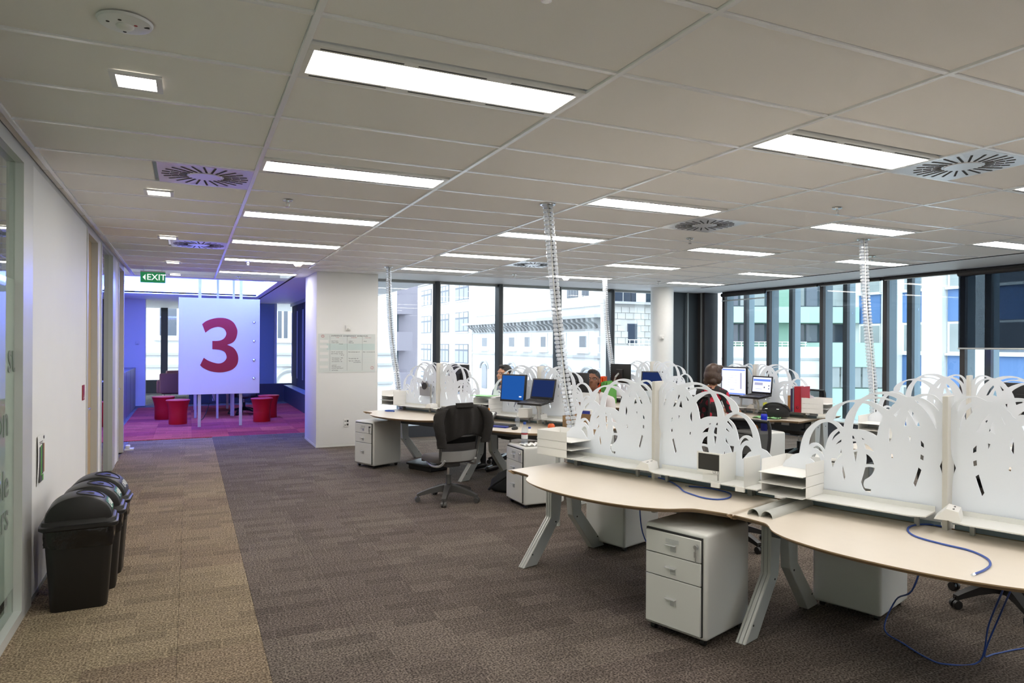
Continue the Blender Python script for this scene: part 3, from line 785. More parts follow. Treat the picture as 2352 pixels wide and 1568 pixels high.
# sprinklers
def make_spr():
    e = empty('sprinkler')
    MB().m('chrome').lathe([(0.0, -0.006), (0.036, -0.006), (0.04, 0.0)], 20).build('escutcheon', None, e, None, 0, 40)
    mb = MB(); mb.m('chrome').tube([(0, 0, 0), (0, 0, -0.022)], 0.010, 8).tube([(-0.012, 0, -0.018), (-0.012, 0, -0.042), (0, 0, -0.052)], 0.003, 6).tube([(0.012, 0, -0.018), (0.012, 0, -0.042), (0, 0, -0.052)], 0.003, 6)
    mb.lathe([(0, -0.055), (0.018, -0.054), (0.018, -0.051), (0, -0.05)], 14); mb.build('head', None, e, None, 0, 40); return e
proto = make_spr()
SPR = [(0.70, 5.72, 'above the walkway between two long lights'), (4.79, 5.86, 'just beyond the middle swirl diffuser'), (4.80, 4.03, 'low flush one at the right of the ceiling'), (7.73, 5.97, 'beside the right hand cable spine'), (4.73, 10.09, 'near the back windows'), (7.49, 10.0, 'in front of the round column'), (0.73, 10.2, 'far along the walkway ceiling'), (0.75, 12.6, 'at the edge of the blue lit coffer'), (1.01, 1.93, 'at the top picture edge')]
for k, (x, yy, lab) in enumerate(SPR):
    e = proto if k == 0 else copy_tree(proto); e.location = (x, yy, CEIL)
    tag(e, 'chrome ceiling sprinkler ' + lab, 'sprinkler', 'ceiling sprinklers')
for k, (x, yy, lab) in enumerate(((1.38, 10.1, 'dome smoke detector above the walkway end'), (5.70, 10.14, 'dome smoke detector near the back windows'))):
    e = empty('smoke_detector', (x, yy, CEIL))
    MB().m('white_plastic').lathe([(0.0, -0.055), (0.03, -0.054), (0.045, -0.04), (0.06, -0.02), (0.062, 0.0)], 24).build('dome', None, e, None, 0, 40)
    MB().m('alu_dark').lathe([(0.050, -0.034), (0.0505, -0.030)], 24, None, False).build('vent_ring', None, e)
    tag(e, 'small white ' + lab, 'detector')
# exit sign
e = empty('exit_sign', (-0.49, 11.6, 2.592))
MB().m('exit_green').box((0, 0, 0), (0.33, 0.03, 0.155), 0, 0.002, 1).build('panel', None, e)
link('lettering', text_mesh('EXIT', 0.125, 'exit_white', 0.002, upright((0.045, -0.016, 0.0), R(-90)), bold=0.001), e)
mb = MB(); mb.m('exit_white').prism([(-0.135, 0), (-0.098, 0.045), (-0.098, -0.045)], -0.001, 0.001, upright((0, -0.016, 0.0), R(-90))); mb.build('arrow', None, e)
MB().m('alu').box((0, 0, 0.085), (0.33, 0.035, 0.018)).build('rail', None, e)
for s in (-0.12, 0.12): MB().m('alu').tube([(s, 0, 0.09), (s, 0, 0.158)], 0.005, 6).build('hanger', None, e)
tag(e, 'green and white EXIT sign with arrow hanging over the walkway', 'sign')

# ================================================================== WORKSTATIONS
DESK_Z = 0.72
UNITS = {}
def unit_frame(O, deg):
    return dict(O=Vector((O[0], O[1], 0)), rz=R(deg) - math.pi / 2)
def UP(u, s, t, z=0.0):
    f = UNITS[u]; c, sn = math.cos(f['rz']), math.sin(f['rz']); x, y = s, -t
    return Vector((f['O'].x + x * c - y * sn, f['O'].y + x * sn + y * c, z))
def UR(u, deg=0): return UNITS[u]['rz'] + R(deg)
e1 = (math.sin(R(17.8)), -math.cos(R(17.8)))
UNITS['A'] = unit_frame((2.889, 3.858), 17.8)
UNITS['B'] = unit_frame((2.889 + 1.730 * e1[0], 3.858 + 1.730 * e1[1]), 17.8)
UNITS['C'] = unit_frame((6.08, 3.75), 17.8)
UNITS['D'] = unit_frame((3.655, 7.074), 23)
UNITS['E'] = unit_frame((2.982, 8.658), 23)
UNITS['F'] = unit_frame((6.90, 7.07), 16)
UNITS['G'] = unit_frame((6.43, 8.72), 16)
half = [(-0.862, 0.015, 1), (-0.885, 0.525, 0), (-0.87, 0.545, 1), (-0.69, 0.575, 0), (-0.63, 0.61, 0), (-0.57, 0.69, 0), (-0.50, 0.745, 0), (-0.40, 0.79, 0), (-0.22, 0.835, 0)]
outl = half + [(0.0, 0.85, 0)] + [(-a, b, c) for (a, b, c) in reversed(half)]
OUT = catmull(outl, 3, True)
def inset(pts, d):
    n = len(pts); r = []
    for i in range(n):
        a, b, c = Vector(pts[i - 1]), Vector(pts[i]), Vector(pts[(i + 1) % n])
        t = (c - a); t.normalize() if t.length > 0 else None
        r.append((b.x + t.y * d, b.y - t.x * d) if True else None)
    return r
def desktop_mesh():
    mb = MB(); mb.m('desk_top')
    pts = [(p[0], -p[1]) for p in OUT]            # front half: local -y
    ins = inset([(p[0], p[1]) for p in pts], -0.0)
    # bevelled lower edge: top slab thin white, then chamfer of wood
    cx = 0.0
    low = []
    for (x, y) in pts:
        sx = x * 0.972; sy = -0.015 + (y + 0.015) * 0.952
        low.append((sx, sy))
    b = mb.bm
    T = [b.verts.new((x, y, 0.0)) for (x, y) in pts]; Mi = [b.verts.new((x, y, -0.006)) for (x, y) in pts]; Lo = [b.verts.new((x, y, -0.028)) for (x, y) in low]
    n = len(pts)
    f = b.faces.new(T); f.material_index = 0
    mb.m('desk_edge'); k = mb.cur
    for i in range(n):
        j = (i + 1) % n
        f = b.faces.new((T[i], T[j], Mi[j], Mi[i])); f.material_index = k
        f = b.faces.new((Mi[i], Mi[j], Lo[j], Lo[i])); f.material_index = k
    f = b.faces.new(list(reversed(Lo))); f.material_index = k
    o = mb.build('desktop'); me = o.data; bpy.data.objects.remove(o); return me
DESKTOP = desktop_mesh()
def leg_mesh():
    """bent flat metal leg: upright under the beam, kinked outwards to the foot (y = -t)"""
    mb = MB(); mb.m('desk_metal')
    prof = [(-0.025, 0.690), (-0.165, 0.690), (-0.172, 0.325), (-0.455, 0.0), (-0.315, 0.0), (-0.072, 0.300)]
    M = Matrix.Rotation(R(90), 4, 'Z') @ Matrix.Rotation(R(90), 4, 'X')
    # polygon in (y,z) -> extrude along x
    mb2 = MB(); mb2.m('desk_metal')
    b = bmesh.new()
    for t in (-1, 1): pass
    lo = [b.verts.new((-0.03, y, z)) for (y, z) in prof]; hi = [b.verts.new((0.03, y, z)) for (y, z) in prof]
    b.faces.new(lo); b.faces.new(list(reversed(hi))); n = len(prof)
    for i in range(n): b.faces.new((lo[i], hi[i], hi[(i + 1) % n], lo[(i + 1) % n]))
    bmesh.ops.recalc_face_normals(b, faces=list(b.faces))
    bmesh.ops.bevel(b, geom=list(b.edges), offset=0.004, segments=1, affect='EDGES')
    mb2._merge(b)
    o = mb2.build('leg'); me = o.data; bpy.data.objects.remove(o); mb.bm.free(); return me
LEG = leg_mesh()
def groove_mesh():
    mb = MB(); mb.m('alu_dark')
    for dx in (-0.012, 0.012):
        for (p, q) in (((-0.1665, 0.685), (-0.1735, 0.325)), ((-0.1735, 0.325), (-0.4565, 0.003))):
            y0, z0 = p; y1, z1 = q
            mb.tube([(dx, y0, z0), (dx, y1, z1)], 0.0018, 4)
    o = mb.build('groove'); me = o.data; bpy.data.objects.remove(o); return me
GROOVE = groove_mesh()
def bolt_mesh():
    mb = MB(); mb.m('slot_dark'); Mx = Matrix.Rotation(R(90), 4, 'Y')
    mb.lathe([(0, -0.0325), (0.006, -0.0325), (0.006, 0.0325), (0, 0.0325)], 10, Mx)
    o = mb.build('bolt'); me = o.data; bpy.data.objects.remove(o); return me
BOLT = bolt_mesh()
SCR_L = [[(x * 1.02 - 0.012, z) for (x, z) in catmull(lp, 3, True)] for lp in SCREEN[1:]]
olp = SCREEN[0]
outline_pts = [(x * 1.02 - 0.012, z) for (x, z) in catmull(olp[:], 3, False)]
outline_pts += [(-0.02, 0.745), (-0.845, 0.745), (-0.845, 0.93), (-0.83, 0.955)]
SHL = sheet_mesh('screen_panel', [outline_pts] + SCR_L, 0.006, Matrix.Rotation(R(90), 4, 'X'))
SHR = SHL.copy(); SHR.name = 'screen_panel'; SHR.transform(Matrix.Diagonal((-1, 1, 1, 1))); SHR.flip_normals()
SHELF_Z = 0.795
def shelf_mesh(sgn):
    mb = MB(); mb.m('shelf_white')
    x0, x1 = 0.05, 0.83
    mb.prism([(sgn * x0, -0.02), (sgn * x1, -0.02), (sgn * x1, -0.205), (sgn * (x0 + 0.07), -0.205), (sgn * x0, -0.17)], -0.003, 0.003)
    mb.box((sgn * (x0 + x1) / 2, -0.018, 0.012), (x1 - x0, 0.004, 0.03))
    o = mb.build('shelf'); me = o.data; bpy.data.objects.remove(o); return me
SHF = {1: shelf_mesh(1), -1: shelf_mesh(-1)}
def make_unit(u, label, back=True, ends=(-1, 1)):
    f = UNITS[u]
    e = empty('workstation_desk', f['O'], f['rz'])
    link('desktop', DESKTOP, e, (0, 0, DESK_Z))
    if back: link('desktop', DESKTOP, e, (0, 0, DESK_Z), math.pi)
    for s in ends:
        for r in (0, math.pi):
            lg = link('leg', LEG, e, (s * 0.865, 0, 0), r); link('groove', GROOVE, lg)
            for (yy, zz) in ((-0.12, 0.285), (-0.365, 0.085), (-0.10, 0.62)): link('bolt', BOLT, lg, (0, yy, zz))
        bx('end_bracket', 'desk_beam', (s * 0.80, 0, 0.60), (0.05, 0.36, 0.12), e)
    MB().m('desk_beam').box((0, -0.17, 0.64), (1.50, 0.05, 0.09)).build('beam', None, e); MB().m('desk_beam').box((0, 0.17, 0.64), (1.50, 0.05, 0.09)).build('beam', None, e)
    MB().m('desk_beam').box((0, 0, 0.56), (1.40, 0.28, 0.02)).box((0, -0.14, 0.60), (1.40, 0.008, 0.09)).box((0, 0.14, 0.60), (1.40, 0.008, 0.09)).build('cable_tray', None, e)
    for (x, yy) in ((-0.55, -0.198), (0.32, -0.198), (0.52, -0.198)): bx('socket_plate', 'white_plastic', (x, yy, 0.645), (0.10, 0.008, 0.045), e)
    MB().m('post_beige').box((0, 0, 0.935), (0.026, 0.105, 0.885), 0, 0.004, 2).build('post', None, e, None, 0, 40)
    link('screen_panel', SHL, e, (0, -0.004, 0)); link('screen_panel', SHR, e, (0, -0.004, 0))
    for s in (-1, 1):
        sh = link('shelf', SHF[s], e, (0, 0, SHELF_Z)); link('shelf', SHF[-s], e, (0, 0, SHELF_Z), math.pi)
        MB().m('alu_dark').box((s * 0.70, 0, 0.755), (0.03, 0.10, 0.075)).build('shelf_bracket', None, e); MB().m('alu_dark').box((s * 0.12, -0.06, 0.755), (0.02, 0.02, 0.07)).build('shelf_bracket', None, e)
        bx('backplate', 'reveal', (s * 0.43, 0.0, 0.752), (0.80, 0.004, 0.062), e)
    tag(e, label, 'desk', 'white screened workstation desks')
    return e
make_unit('A', 'workstation desk with palm-cut white screens, nearest left end facing the walkway', True, (-1,))
make_unit('B', 'workstation desk with two half pipes on it at the right picture edge')
make_unit('C', 'workstation desk in the second row at the right, tray at its left end')
make_unit('D', 'workstation desk with blue monitor, laptop and the jacketed chair before it')
make_unit('E', 'workstation desk nearest the white column, blue coiled cable on it', True, (-1,))
make_unit('F', 'workstation desk where the woman works, red binder on it')
make_unit('G', 'workstation desk before the round column in the back corner', True, (-1,))

# ================================================================== DESK FITTINGS AND THINGS
def tray_stack(loc, rz, label):
    e = empty('letter_tray', loc, rz); w, d = 0.255, 0.30
    for k in range(3):
        z = 0.002 + 0.058 * k
        t = MB(); t.m('white_plastic').box((0, -0.012, z), (w - 0.004, d + 0.05, 0.0035)); p = t.build('tray_plate', None, e)
        hgt = 0.056 if k < 2 else 0.068
        for s in (-1, 1): bx('tray_side', 'white_plastic', (s * (w / 2 - 0.001), 0.005, z + hgt / 2), (0.0025, d, hgt - 0.0012), e)
        bx('tray_back', 'white_plastic', (0, d / 2 + 0.004, z + hgt / 2), (w, 0.0025, hgt - 0.0012), e)
    tag(e, label, 'tray', 'white stacking letter trays'); return e
tray_stack(UP('A', -0.775, 0.10, SHELF_Z + 0.003), UR('A', 90), 'white three tier letter tray at the left end of the nearest desk')
tray_stack(UP('B', -0.735, 0.085, SHELF_Z + 0.003), UR('B'), 'white three tier letter tray in front of the right hand screens, largest')
tray_stack(UP('C', -0.70, 0.085, SHELF_Z + 0.003), UR('C'), 'white letter tray seen through the cut-out screen at the right')
tray_stack(UP('E', -0.80, 0.085, SHELF_Z + 0.003), UR('E'), 'white three tier letter tray beside the white column')
tray_stack(UP('F', 0.87, 0.10, SHELF_Z + 0.003), UR('F', 90), 'white letter tray right of the red binder')
tray_stack(UP('D', -0.72, 0.10, SHELF_Z + 0.003), UR('D'), 'white letter tray under green papers behind the jacketed chair')
def wedge(loc, rz, label):
    e = empty('power_box', loc, rz)
    M = Matrix.Rotation(R(90), 4, 'Z') @ Matrix.Rotation(R(90), 4, 'X')
    mb = MB(); mb.m('white_plastic').prism([(-0.055, 0), (0.055, 0), (0.045, 0.045), (-0.005, 0.055)], -0.07, 0.07, M); mb.build('housing', None, e)
    for s in (-0.03, 0.03):
        mb = MB(); mb.m('gap_dark')
        for (dx, dz) in ((-0.008, 0), (0.008, 0), (0, -0.010)): mb.box((s + dx, 0.022, 0.0505 + dz * 0.2), (0.003, 0.008, 0.002))
        mb.build('socket', None, e)
    tag(e, label, 'power outlet', 'white wedge power boxes'); return e
wedge(UP('A', 0.0, 0.125, SHELF_Z + 0.003), UR('A', -80), 'white wedge shaped power box on the nearest desk shelf')
wedge(UP('B', 0.035, 0.115, SHELF_Z + 0.003), UR('B', -80), 'white wedge shaped power box by the right hand screen post')
wedge(UP('D', 0.10, 0.125, SHELF_Z + 0.003), UR('D', -80), 'white wedge shaped power box below the laptop')
wedge(UP('E', -0.02, 0.125, SHELF_Z + 0.003), UR('E', -80), 'white wedge shaped power box behind the jacketed chair')
wedge(UP('F', 0.02, 0.125, SHELF_Z + 0.003), UR('F', -80), 'white wedge shaped power box under the woman\'s laptop')
def bookend(loc, rz, label, w=0.19, h=0.17, th=0.004):
    e = empty('bookend', loc, rz)
    mb = MB(); mb.m('shelf_white').box((0, 0, h / 2), (th, w, h), 0, 0.001, 1); mb.build('plate', None, e)
    bx('foot', 'shelf_white', (-0.035, 0, 0.0015), (0.07, w, 0.003), e); bx('front_lip', 'white_plastic', (-0.02, -w / 2 - 0.008, -0.012), (0.055, 0.014, 0.03), e)
    tag(e, label, 'bookend', 'white metal bookends'); return e
bookend(UP('A', 0.585, 0.105, SHELF_Z + 0.003), UR('A'), 'white bookend plate beside the dark name display')
bookend(UP('A', 0.745, 0.105, SHELF_Z + 0.003), UR('A'), 'white bookend plate at the shelf end next to the largest tray')
bookend(UP('F', 0.735, 0.13, SHELF_Z + 0.003), UR('F', 70), 'small white bookend plate in front of the red binder', 0.14, 0.18)
e = empty('name_display', UP('A', 0.497, 0.165, SHELF_Z + 0.048), UR('A'))
mb = MB(); mb.m('white_plastic')
mb.box((0, 0, 0.121), (0.166, 0.012, 0.008)).box((0, 0, 0.009), (0.166, 0.012, 0.018)).box((-0.079, 0, 0.063), (0.008, 0.012, 0.125)).box((0.079, 0, 0.063), (0.008, 0.012, 0.125))
mb.build('frame', None, e)
bx('dark_insert', 'slot_dark', (0, 0.001, 0.066), (0.152, 0.008, 0.104), e)
link('lettering', text_mesh('L3.15', 0.021, 'ink', 0.0006, upright((0.05, -0.0066, 0.0095), R(-90))), e)
MB().m('white_plastic').box((0.0, 0.03, -0.022), (0.10, 0.05, 0.046)).build('stand', None, e)
tag(e, 'white framed name display with dark panel reading L3.15', 'display')
# half pipes on the right desk
for k, (s, lab) in enumerate(((-0.775, 'left one of two grey half-round cable covers on the desk'), (-0.70, 'right one of two grey half-round cable covers on the desk'))):
    mb = MB(); mb.m('desk_metal'); n = 14; L_ = 0.50
    pr = [(0.034 * math.cos(math.pi * i / n), 0.034 * math.sin(math.pi * i / n) * 1.05) for i in range(n + 1)]
    pi_ = [(0.0315 * math.cos(math.pi * i / n), 0.0315 * math.sin(math.pi * i / n) * 1.05) for i in range(n + 1)]
    ring = pr + list(reversed(pi_))
    mb.loft([[Vector((x, -L_ / 2, z)) for (x, z) in ring], [Vector((x, L_ / 2, z)) for (x, z) in ring]])
    o = mb.build('cable_cover', None, None, UP('B', s, 0.235, DESK_Z + 0.0005), UR('B', 0), 40)
    tag(o, lab, 'cable cover', 'half-round cable covers')
def spline3(pts, sub=6):
    out = []; n = len(pts)
    for i in range(n - 1):
        p0 = Vector(pts[max(i - 1, 0)]); p1 = Vector(pts[i]); p2 = Vector(pts[i + 1]); p3 = Vector(pts[min(i + 2, n - 1)])
        for k in range(sub):
            t = k / sub
            out.append(0.5 * (2 * p1 + (p2 - p0) * t + (2 * p0 - 5 * p1 + 4 * p2 - p3) * t * t + (3 * p1 - p0 - 3 * p2 + p3) * t ** 3))
    out.append(Vector(pts[-1])); return out
def cable(pts, r, mt, label, plug=True, name='network_cable'):
    p = spline3(pts, 6); e = empty(name, p[0])
    q = [v - p[0] for v in p]
    MB().m(mt).tube(q, r, 8).build('cord', None, e, None, 0, 60)
    if plug:
        d = (q[-1] - q[-2]).normalized(); MB().m('water_bottle').tube([q[-1], q[-1] + d * 0.022], r * 1.35, 4).build('plug', None, e)
    tag(e, label, 'cable'); return e
dz = DESK_Z + 0.005
cable([UP('A', s, t, dz) for (s, t) in ((-0.06, 0.02), (0.04, 0.01), (0.16, 0.07), (0.283, 0.166), (0.37, 0.25), (0.46, 0.294), (0.56, 0.325), (0.635, 0.30), (0.655, 0.21), (0.60, 0.10), (0.50, 0.06), (0.40, 0.06), (0.31, 0.10))], 0.0045, 'cable_blue', 'blue network cable looping over the nearest desk top')
cable([UP('B', s, t, dz) for (s, t) in ((-0.006, 0.012), (-0.07, 0.0), (-0.12, 0.06), (-0.13, 0.15), (-0.097, 0.247), (-0.035, 0.314), (0.075, 0.352), (0.186, 0.375), (0.265, 0.449), (0.30, 0.54), (0.303, 0.637), (0.29, 0.731))], 0.0045, 'cable_blue', 'blue network cable curving over the right desk top to the edge')
P3 = lambda x, y, z: (x, y, z)
cable([UP('B', -0.02, 0.30, 0.62), UP('B', -0.08, 0.26, 0.45), (3.60, 2.62, 0.20), (3.56, 2.66, 0.03), (3.53, 2.52, 0.006), (3.48, 2.36, 0.006), (3.50, 2.27, 0.006), (3.66, 2.20, 0.02), (3.60, 2.12, 0.25), UP('B', 0.30, 0.25, 0.60)], 0.0042, 'cable_blue', 'blue network cable sagging to the carpet under the right desk', False)
cable([UP('B', 0.33, 0.22, 0.62), (3.66, 2.10, 0.3), (3.70, 2.20, 0.05), (3.86, 2.24, 0.006), (4.05, 2.22, 0.006), (4.35, 2.15, 0.006)], 0.0042, 'cable_blue', 'blue network cable running right along the carpet under the right desk', False)
cable([UP('A', 0.12, 0.36, 0.64), UP('A', 0.16, 0.38, 0.45), UP('A', 0.26, 0.36, 0.25), UP('A', 0.18, 0.34, 0.06), UP('A', 0.30, 0.30, 0.006)], 0.004, 'cable_blue', 'thin blue cable hanging behind the nearest pedestal', False)
mb = MB(); mb.m('cable_blue')
loop = []
for k in range(40):
    a = 2 * math.pi * k / 13.0; loop.append((0.075 * math.cos(a) * (1 + 0.06 * math.sin(k)), 0.05 * math.sin(a) * (1 + 0.05 * math.cos(k * 1.7)), 0.005 + 0.00025 * k))
mb.tube(loop, 0.0045, 6); o = mb.build('network_cable', None, None, UP('E', -0.62, 0.33, DESK_Z), UR('E'), 60)
tag(o, 'coiled blue network cable on the desk by the white column', 'cable')

# ---- pedestals
def make_ped():
    e = empty('pedestal'); w, d, h = 0.405, 0.47, 0.575; z0 = 0.035
    mb = MB(); mb.m('pedestal').box((0, 0.008, z0 + h / 2), (w, d - 0.016, h), 0, 0.022, 4); mb.build('body', None, e, None, 0, 35)
    bx('recess', 'gap_dark', (0, -d / 2 + 0.014, z0 + h / 2), (w - 0.045, 0.018, h - 0.045), e)
    zs = [(z0 + 0.027, 0.265), (z0 + 0.297, 0.120), (z0 + 0.422, 0.120)]
    for k, (zb, hh) in enumerate(zs):
        dr = bx('drawer', 'pedestal', (0, -d / 2 + 0.006, zb + hh / 2), (w - 0.052, 0.022, hh), e, 0, 0.002, 1)
        hd = MB(); hd.m('clear_handle').box((0, -0.022, 0), (0.066, 0.026, 0.006), 0, 0.002, 1).box((0.012, -0.013, -0.019), (0.035, 0.004, 0.036)); hd.build('handle', None, dr, (-0.006, 0, hh / 2 - 0.058 if k else hh / 2 - 0.105))
        if k == 2:
            bx('label_holder', 'clear_handle', (0.0, -0.013, 0.022), (0.085, 0.004, 0.022), dr)
            lk = MB(); lk.m('chrome').lathe([(0, 0.012), (0.011, 0.012), (0.012, 0)], 14, Matrix.Rotation(R(90), 4, 'X')); lk.build('lock', None, dr, (w / 2 - 0.048, -0.011, 0.025))
    for (x, y) in ((-0.16, -0.18), (0.16, -0.18), (-0.16, 0.18), (0.16, 0.18)):
        mb = MB(); mb.m('black_plastic').lathe([(0, -0.012), (0.018, -0.012), (0.018, 0.012), (0, 0.012)], 12, Matrix.Translation((0, 0, 0.018)) @ Matrix.Rotation(R(90), 4, 'Y')).box((0, 0, 0.032), (0.03, 0.03, 0.012)); mb.build('caster', None, e, (x, y, 0))
    return e
def key_on(ped_e):
    dr = [c for c in ped_e.children if c.name.startswith('drawer')][-1]
    mb = MB(); mb.m('steel').tube([(0, -0.024, 0), (0, -0.03, 0)], 0.012, 10).box((0.0, -0.028, -0.04), (0.014, 0.003, 0.03)).box((0.004, -0.030, -0.065), (0.006, 0.003, 0.03)).tube([(0, -0.027, -0.006), (0, -0.027, -0.028)], 0.002, 5)
    mb.build('key', None, dr, (0.405 / 2 - 0.048, 0, 0.025))
pproto = make_ped()
PED = [('A', 0.58, 0.435, 0, 'white three drawer pedestal with keys, nearest and largest'), ('E', -0.745, 0.43, 0, 'white three drawer pedestal with keys beside the white column'),
       ('D', None, (3.215, 6.34), -90, 'white three drawer pedestal carrying the water bottle'), ('F', 0.56, 0.93, -18, 'white pedestal with an orange and a blue bottle on top'),
       ('A', -0.78, -0.62, 180, 'white pedestal under the back of the nearest desk'), ('B', -0.65, -0.64, 180, 'white pedestal standing under the right desk behind the blue cable'),
       ('C', -0.95, 0.35, 20, 'white pedestal seen behind the cut-out screens at the right')]
for k, (u, s, t, r, lab) in enumerate(PED):
    e = pproto if k == 0 else copy_tree(pproto)
    e.location = (t[0], t[1], 0) if s is None else UP(u, s, t, 0); e.rotation_euler = (0, 0, R(r) if s is None else UR(u, r))
    tag(e, lab, 'pedestal', 'white drawer pedestals')
    if k in (0, 1): key_on(e)

# ---- swivel chair
def make_chair(dark=False):
    e = empty('office_chair'); F = 'chair_grey' if not dark else 'black_plastic'; S = 'chair_silver' if not dark else 'black_plastic'
    for k in range(5):
        a = R(90 + 72 * k); M = Matrix.Rotation(a, 4, 'Z')
        mb = MB(); mb.m(F)
        rings = []
        for (r, z, w, h) in ((0.02, 0.130, 0.075, 0.085), (0.09, 0.128, 0.062, 0.062), (0.19, 0.110, 0.052, 0.048), (0.28, 0.085, 0.046, 0.036), (0.325, 0.070, 0.042, 0.028)):
            rings.append([M @ Vector((r, sy * w / 2, z + sz * h / 2)) for (sy, sz) in ((-1, -1), (1, -1), (1, 1), (-1, 1))])
        mb.loft(rings); lg = mb.build('base_arm', None, e, None, 0, 40)
        mb = MB(); mb.m('black_plastic' if dark else 'chair_grey')
        for sgn in (-1, 1): mb.lathe([(0, -0.011), (0.026, -0.011), (0.029, 0), (0.026, 0.011), (0, 0.011)], 16, M @ Matrix.Translation((0.322, sgn * 0.016, 0.029)) @ Matrix.Rotation(R(90), 4, 'X'))
        mb.tube([M @ Vector((0.315, 0, 0.035)), M @ Vector((0.322, 0, 0.075))], 0.009, 8); mb.build('caster', None, e, None, 0, 40)
    MB().m(F).lathe([(0.0, 0.09), (0.034, 0.092), (0.034, 0.15), (0.028, 0.16), (0.028, 0.27), (0, 0.27)], 16).build('column', None, e, None, 0, 40)
    MB().m('chrome').lathe([(0.014, 0.26), (0.014, 0.375), (0, 0.375)], 12).build('gas_lift', None, e, None, 0, 40)
    mb = MB(); mb.m(F).box((0, 0.0, 0.385), (0.16, 0.22, 0.05), 0, 0.012, 2); mb.build('mechanism', None, e, None, 0, 40)
    # seat: rounded cushion, front is +y
    mb = MB(); mb.m('chair_fabric'); rings = []
    for (z, g) in ((0.415, 0.90), (0.425, 0.99), (0.455, 1.0), (0.475, 0.965), (0.485, 0.88)):
        rg = []
        for k in range(36):
            a = 2 * math.pi * k / 36; c, s = math.cos(a), math.sin(a)
            x = 0.245 * g * abs(c) ** 0.55 * (1 if c > 0 else -1); y = 0.235 * g * abs(s) ** 0.55 * (1 if s > 0 else -1)
            rg.append(Vector((x, y + 0.02, z - (0.02 if y > 0.15 else 0))))
        rings.append(rg)
    mb.loft(rings); mb.build('seat', None, e, None, 0, 50)
    for sgn in (-1, 1):
        mb = MB(); mb.m(S)
        mb.tube(spline3([(sgn * 0.20, 0.10, 0.41), (sgn * 0.215, -0.05, 0.385), (sgn * 0.20, -0.20, 0.40), (sgn * 0.175, -0.255, 0.46)], 5), 0.013, 8)
        mb.build('seat_rail', None, e, None, 0, 50)
    # back: curved frame, lower plate, mesh, lumbar bar
    def bp(u, z):      # back surface; u -1..1
        w = 0.20 + 0.035 * min(1, max(0, (z - 0.45) / 0.4)) - 0.05 * max(0, (z - 0.93) / 0.12) ** 2
        y = -0.245 - 0.10 * (z - 0.45) + 0.05 * u * u - 0.03 * math.sin((z - 0.45) * 5)
        return Vector((u * w, y, z))
    mb = MB(); mb.m(F)
    for sgn in (-1, 1): mb.tube([bp(sgn, 0.45 + 0.045 * k) for k in range(13)], 0.014, 8)
    mb.tube([bp(-1 + 0.2 * k, 0.99) for k in range(11)], 0.014, 8); mb.tube([bp(-1 + 0.2 * k, 0.70) for k in range(11)], 0.010, 8)
    mb.build('back_frame', None, e, None, 0, 50)
    mb = MB(); mb.m('chair_mesh')
    g = [[mb.bm.verts.new(bp(-1 + 0.125 * i, 0.50 + 0.049 * j) + Vector((0, 0.004, 0))) for i in range(17)] for j in range(11)]
    for j in range(10):
        for i in range(16): mb.bm.faces.new((g[j][i], g[j][i + 1], g[j + 1][i + 1], g[j + 1][i]))
    mb.build('mesh_back', None, e, None, 0, 60)
    mb = MB(); mb.m(S); rg = []
    for i in range(11):
        u = -0.98 + 0.196 * i; a = bp(u, 0.44); b = bp(u * 0.98, 0.545); n_ = Vector((0, -0.018, 0)); n2 = Vector((0, 0.012, 0))
        rg.append([a + n_, b + n_, b + n2, a + n2])
    mb.loft(rg); mb.build('lower_plate', None, e, None, 0, 40)
    mb = MB(); mb.m('chair_fabric' if not dark else 'chair_mesh'); rg = []
    for i in range(11):
        u = -0.86 + 0.172 * i; a = bp(u, 0.625); b = bp(u, 0.69); n_ = Vector((0, 0.02, 0)); n2 = Vector((0, 0.03, 0)); rg.append([a + n_, b + n_, b + n2, a + n2])
    mb.loft(rg); mb.build('lumbar_pad', None, e, None, 0, 40)
    e['bp'] = 0; del e['bp']
    return e, bp
chair, BP = make_chair(False); chair.location = (2.455, 6.83, 0); chair.rotation_euler = (0, 0, R(8))
tag(chair, 'grey mesh-back swivel chair with a dark jacket hung over it', 'chair', 'swivel office chairs')
dchair, _ = make_chair(True); dchair.location = (4.02, 4.42, 0); dchair.rotation_euler = (0, 0, R(112))
tag(dchair, 'empty black mesh swivel chair behind the nearest desk screens', 'chair', 'swivel office chairs')
def put_chair(x, y, deg, lab):
    c = copy_tree(dchair); c.location = (x, y, 0); c.rotation_euler = (0, 0, R(deg)); tag(c, lab, 'chair', 'swivel office chairs'); return c
put_chair(4.62, 2.63, 70, 'black swivel chair whose star base shows under the right desk')
MAN = (4.47, 7.06); WOM = UP('F', -0.20, 0.80); FARP = UP('E', 0.55, -0.78)
put_chair(WOM.x - 0.05, WOM.y - 0.02, -78, 'black swivel chair the woman sits on')
put_chair(MAN[0] + 0.06, MAN[1] + 0.02, 70, 'black swivel chair the man in white sits on')
put_chair(FARP.x, FARP.y, 110, 'black swivel chair of the person hidden behind the far monitor')
put_chair(UP('F', 0.1, -1.0).x, UP('F', 0.1, -1.0).y, 100, 'black swivel chair behind the red binder by the right windows')
put_chair(UP('C', 0.15, 0.95).x, UP('C', 0.15, 0.95).y, -60, 'black swivel chair in front of the second row right hand desk')
put_chair(1.15, 17.05, 150, 'black swivel chair at the table behind the number 3 board')
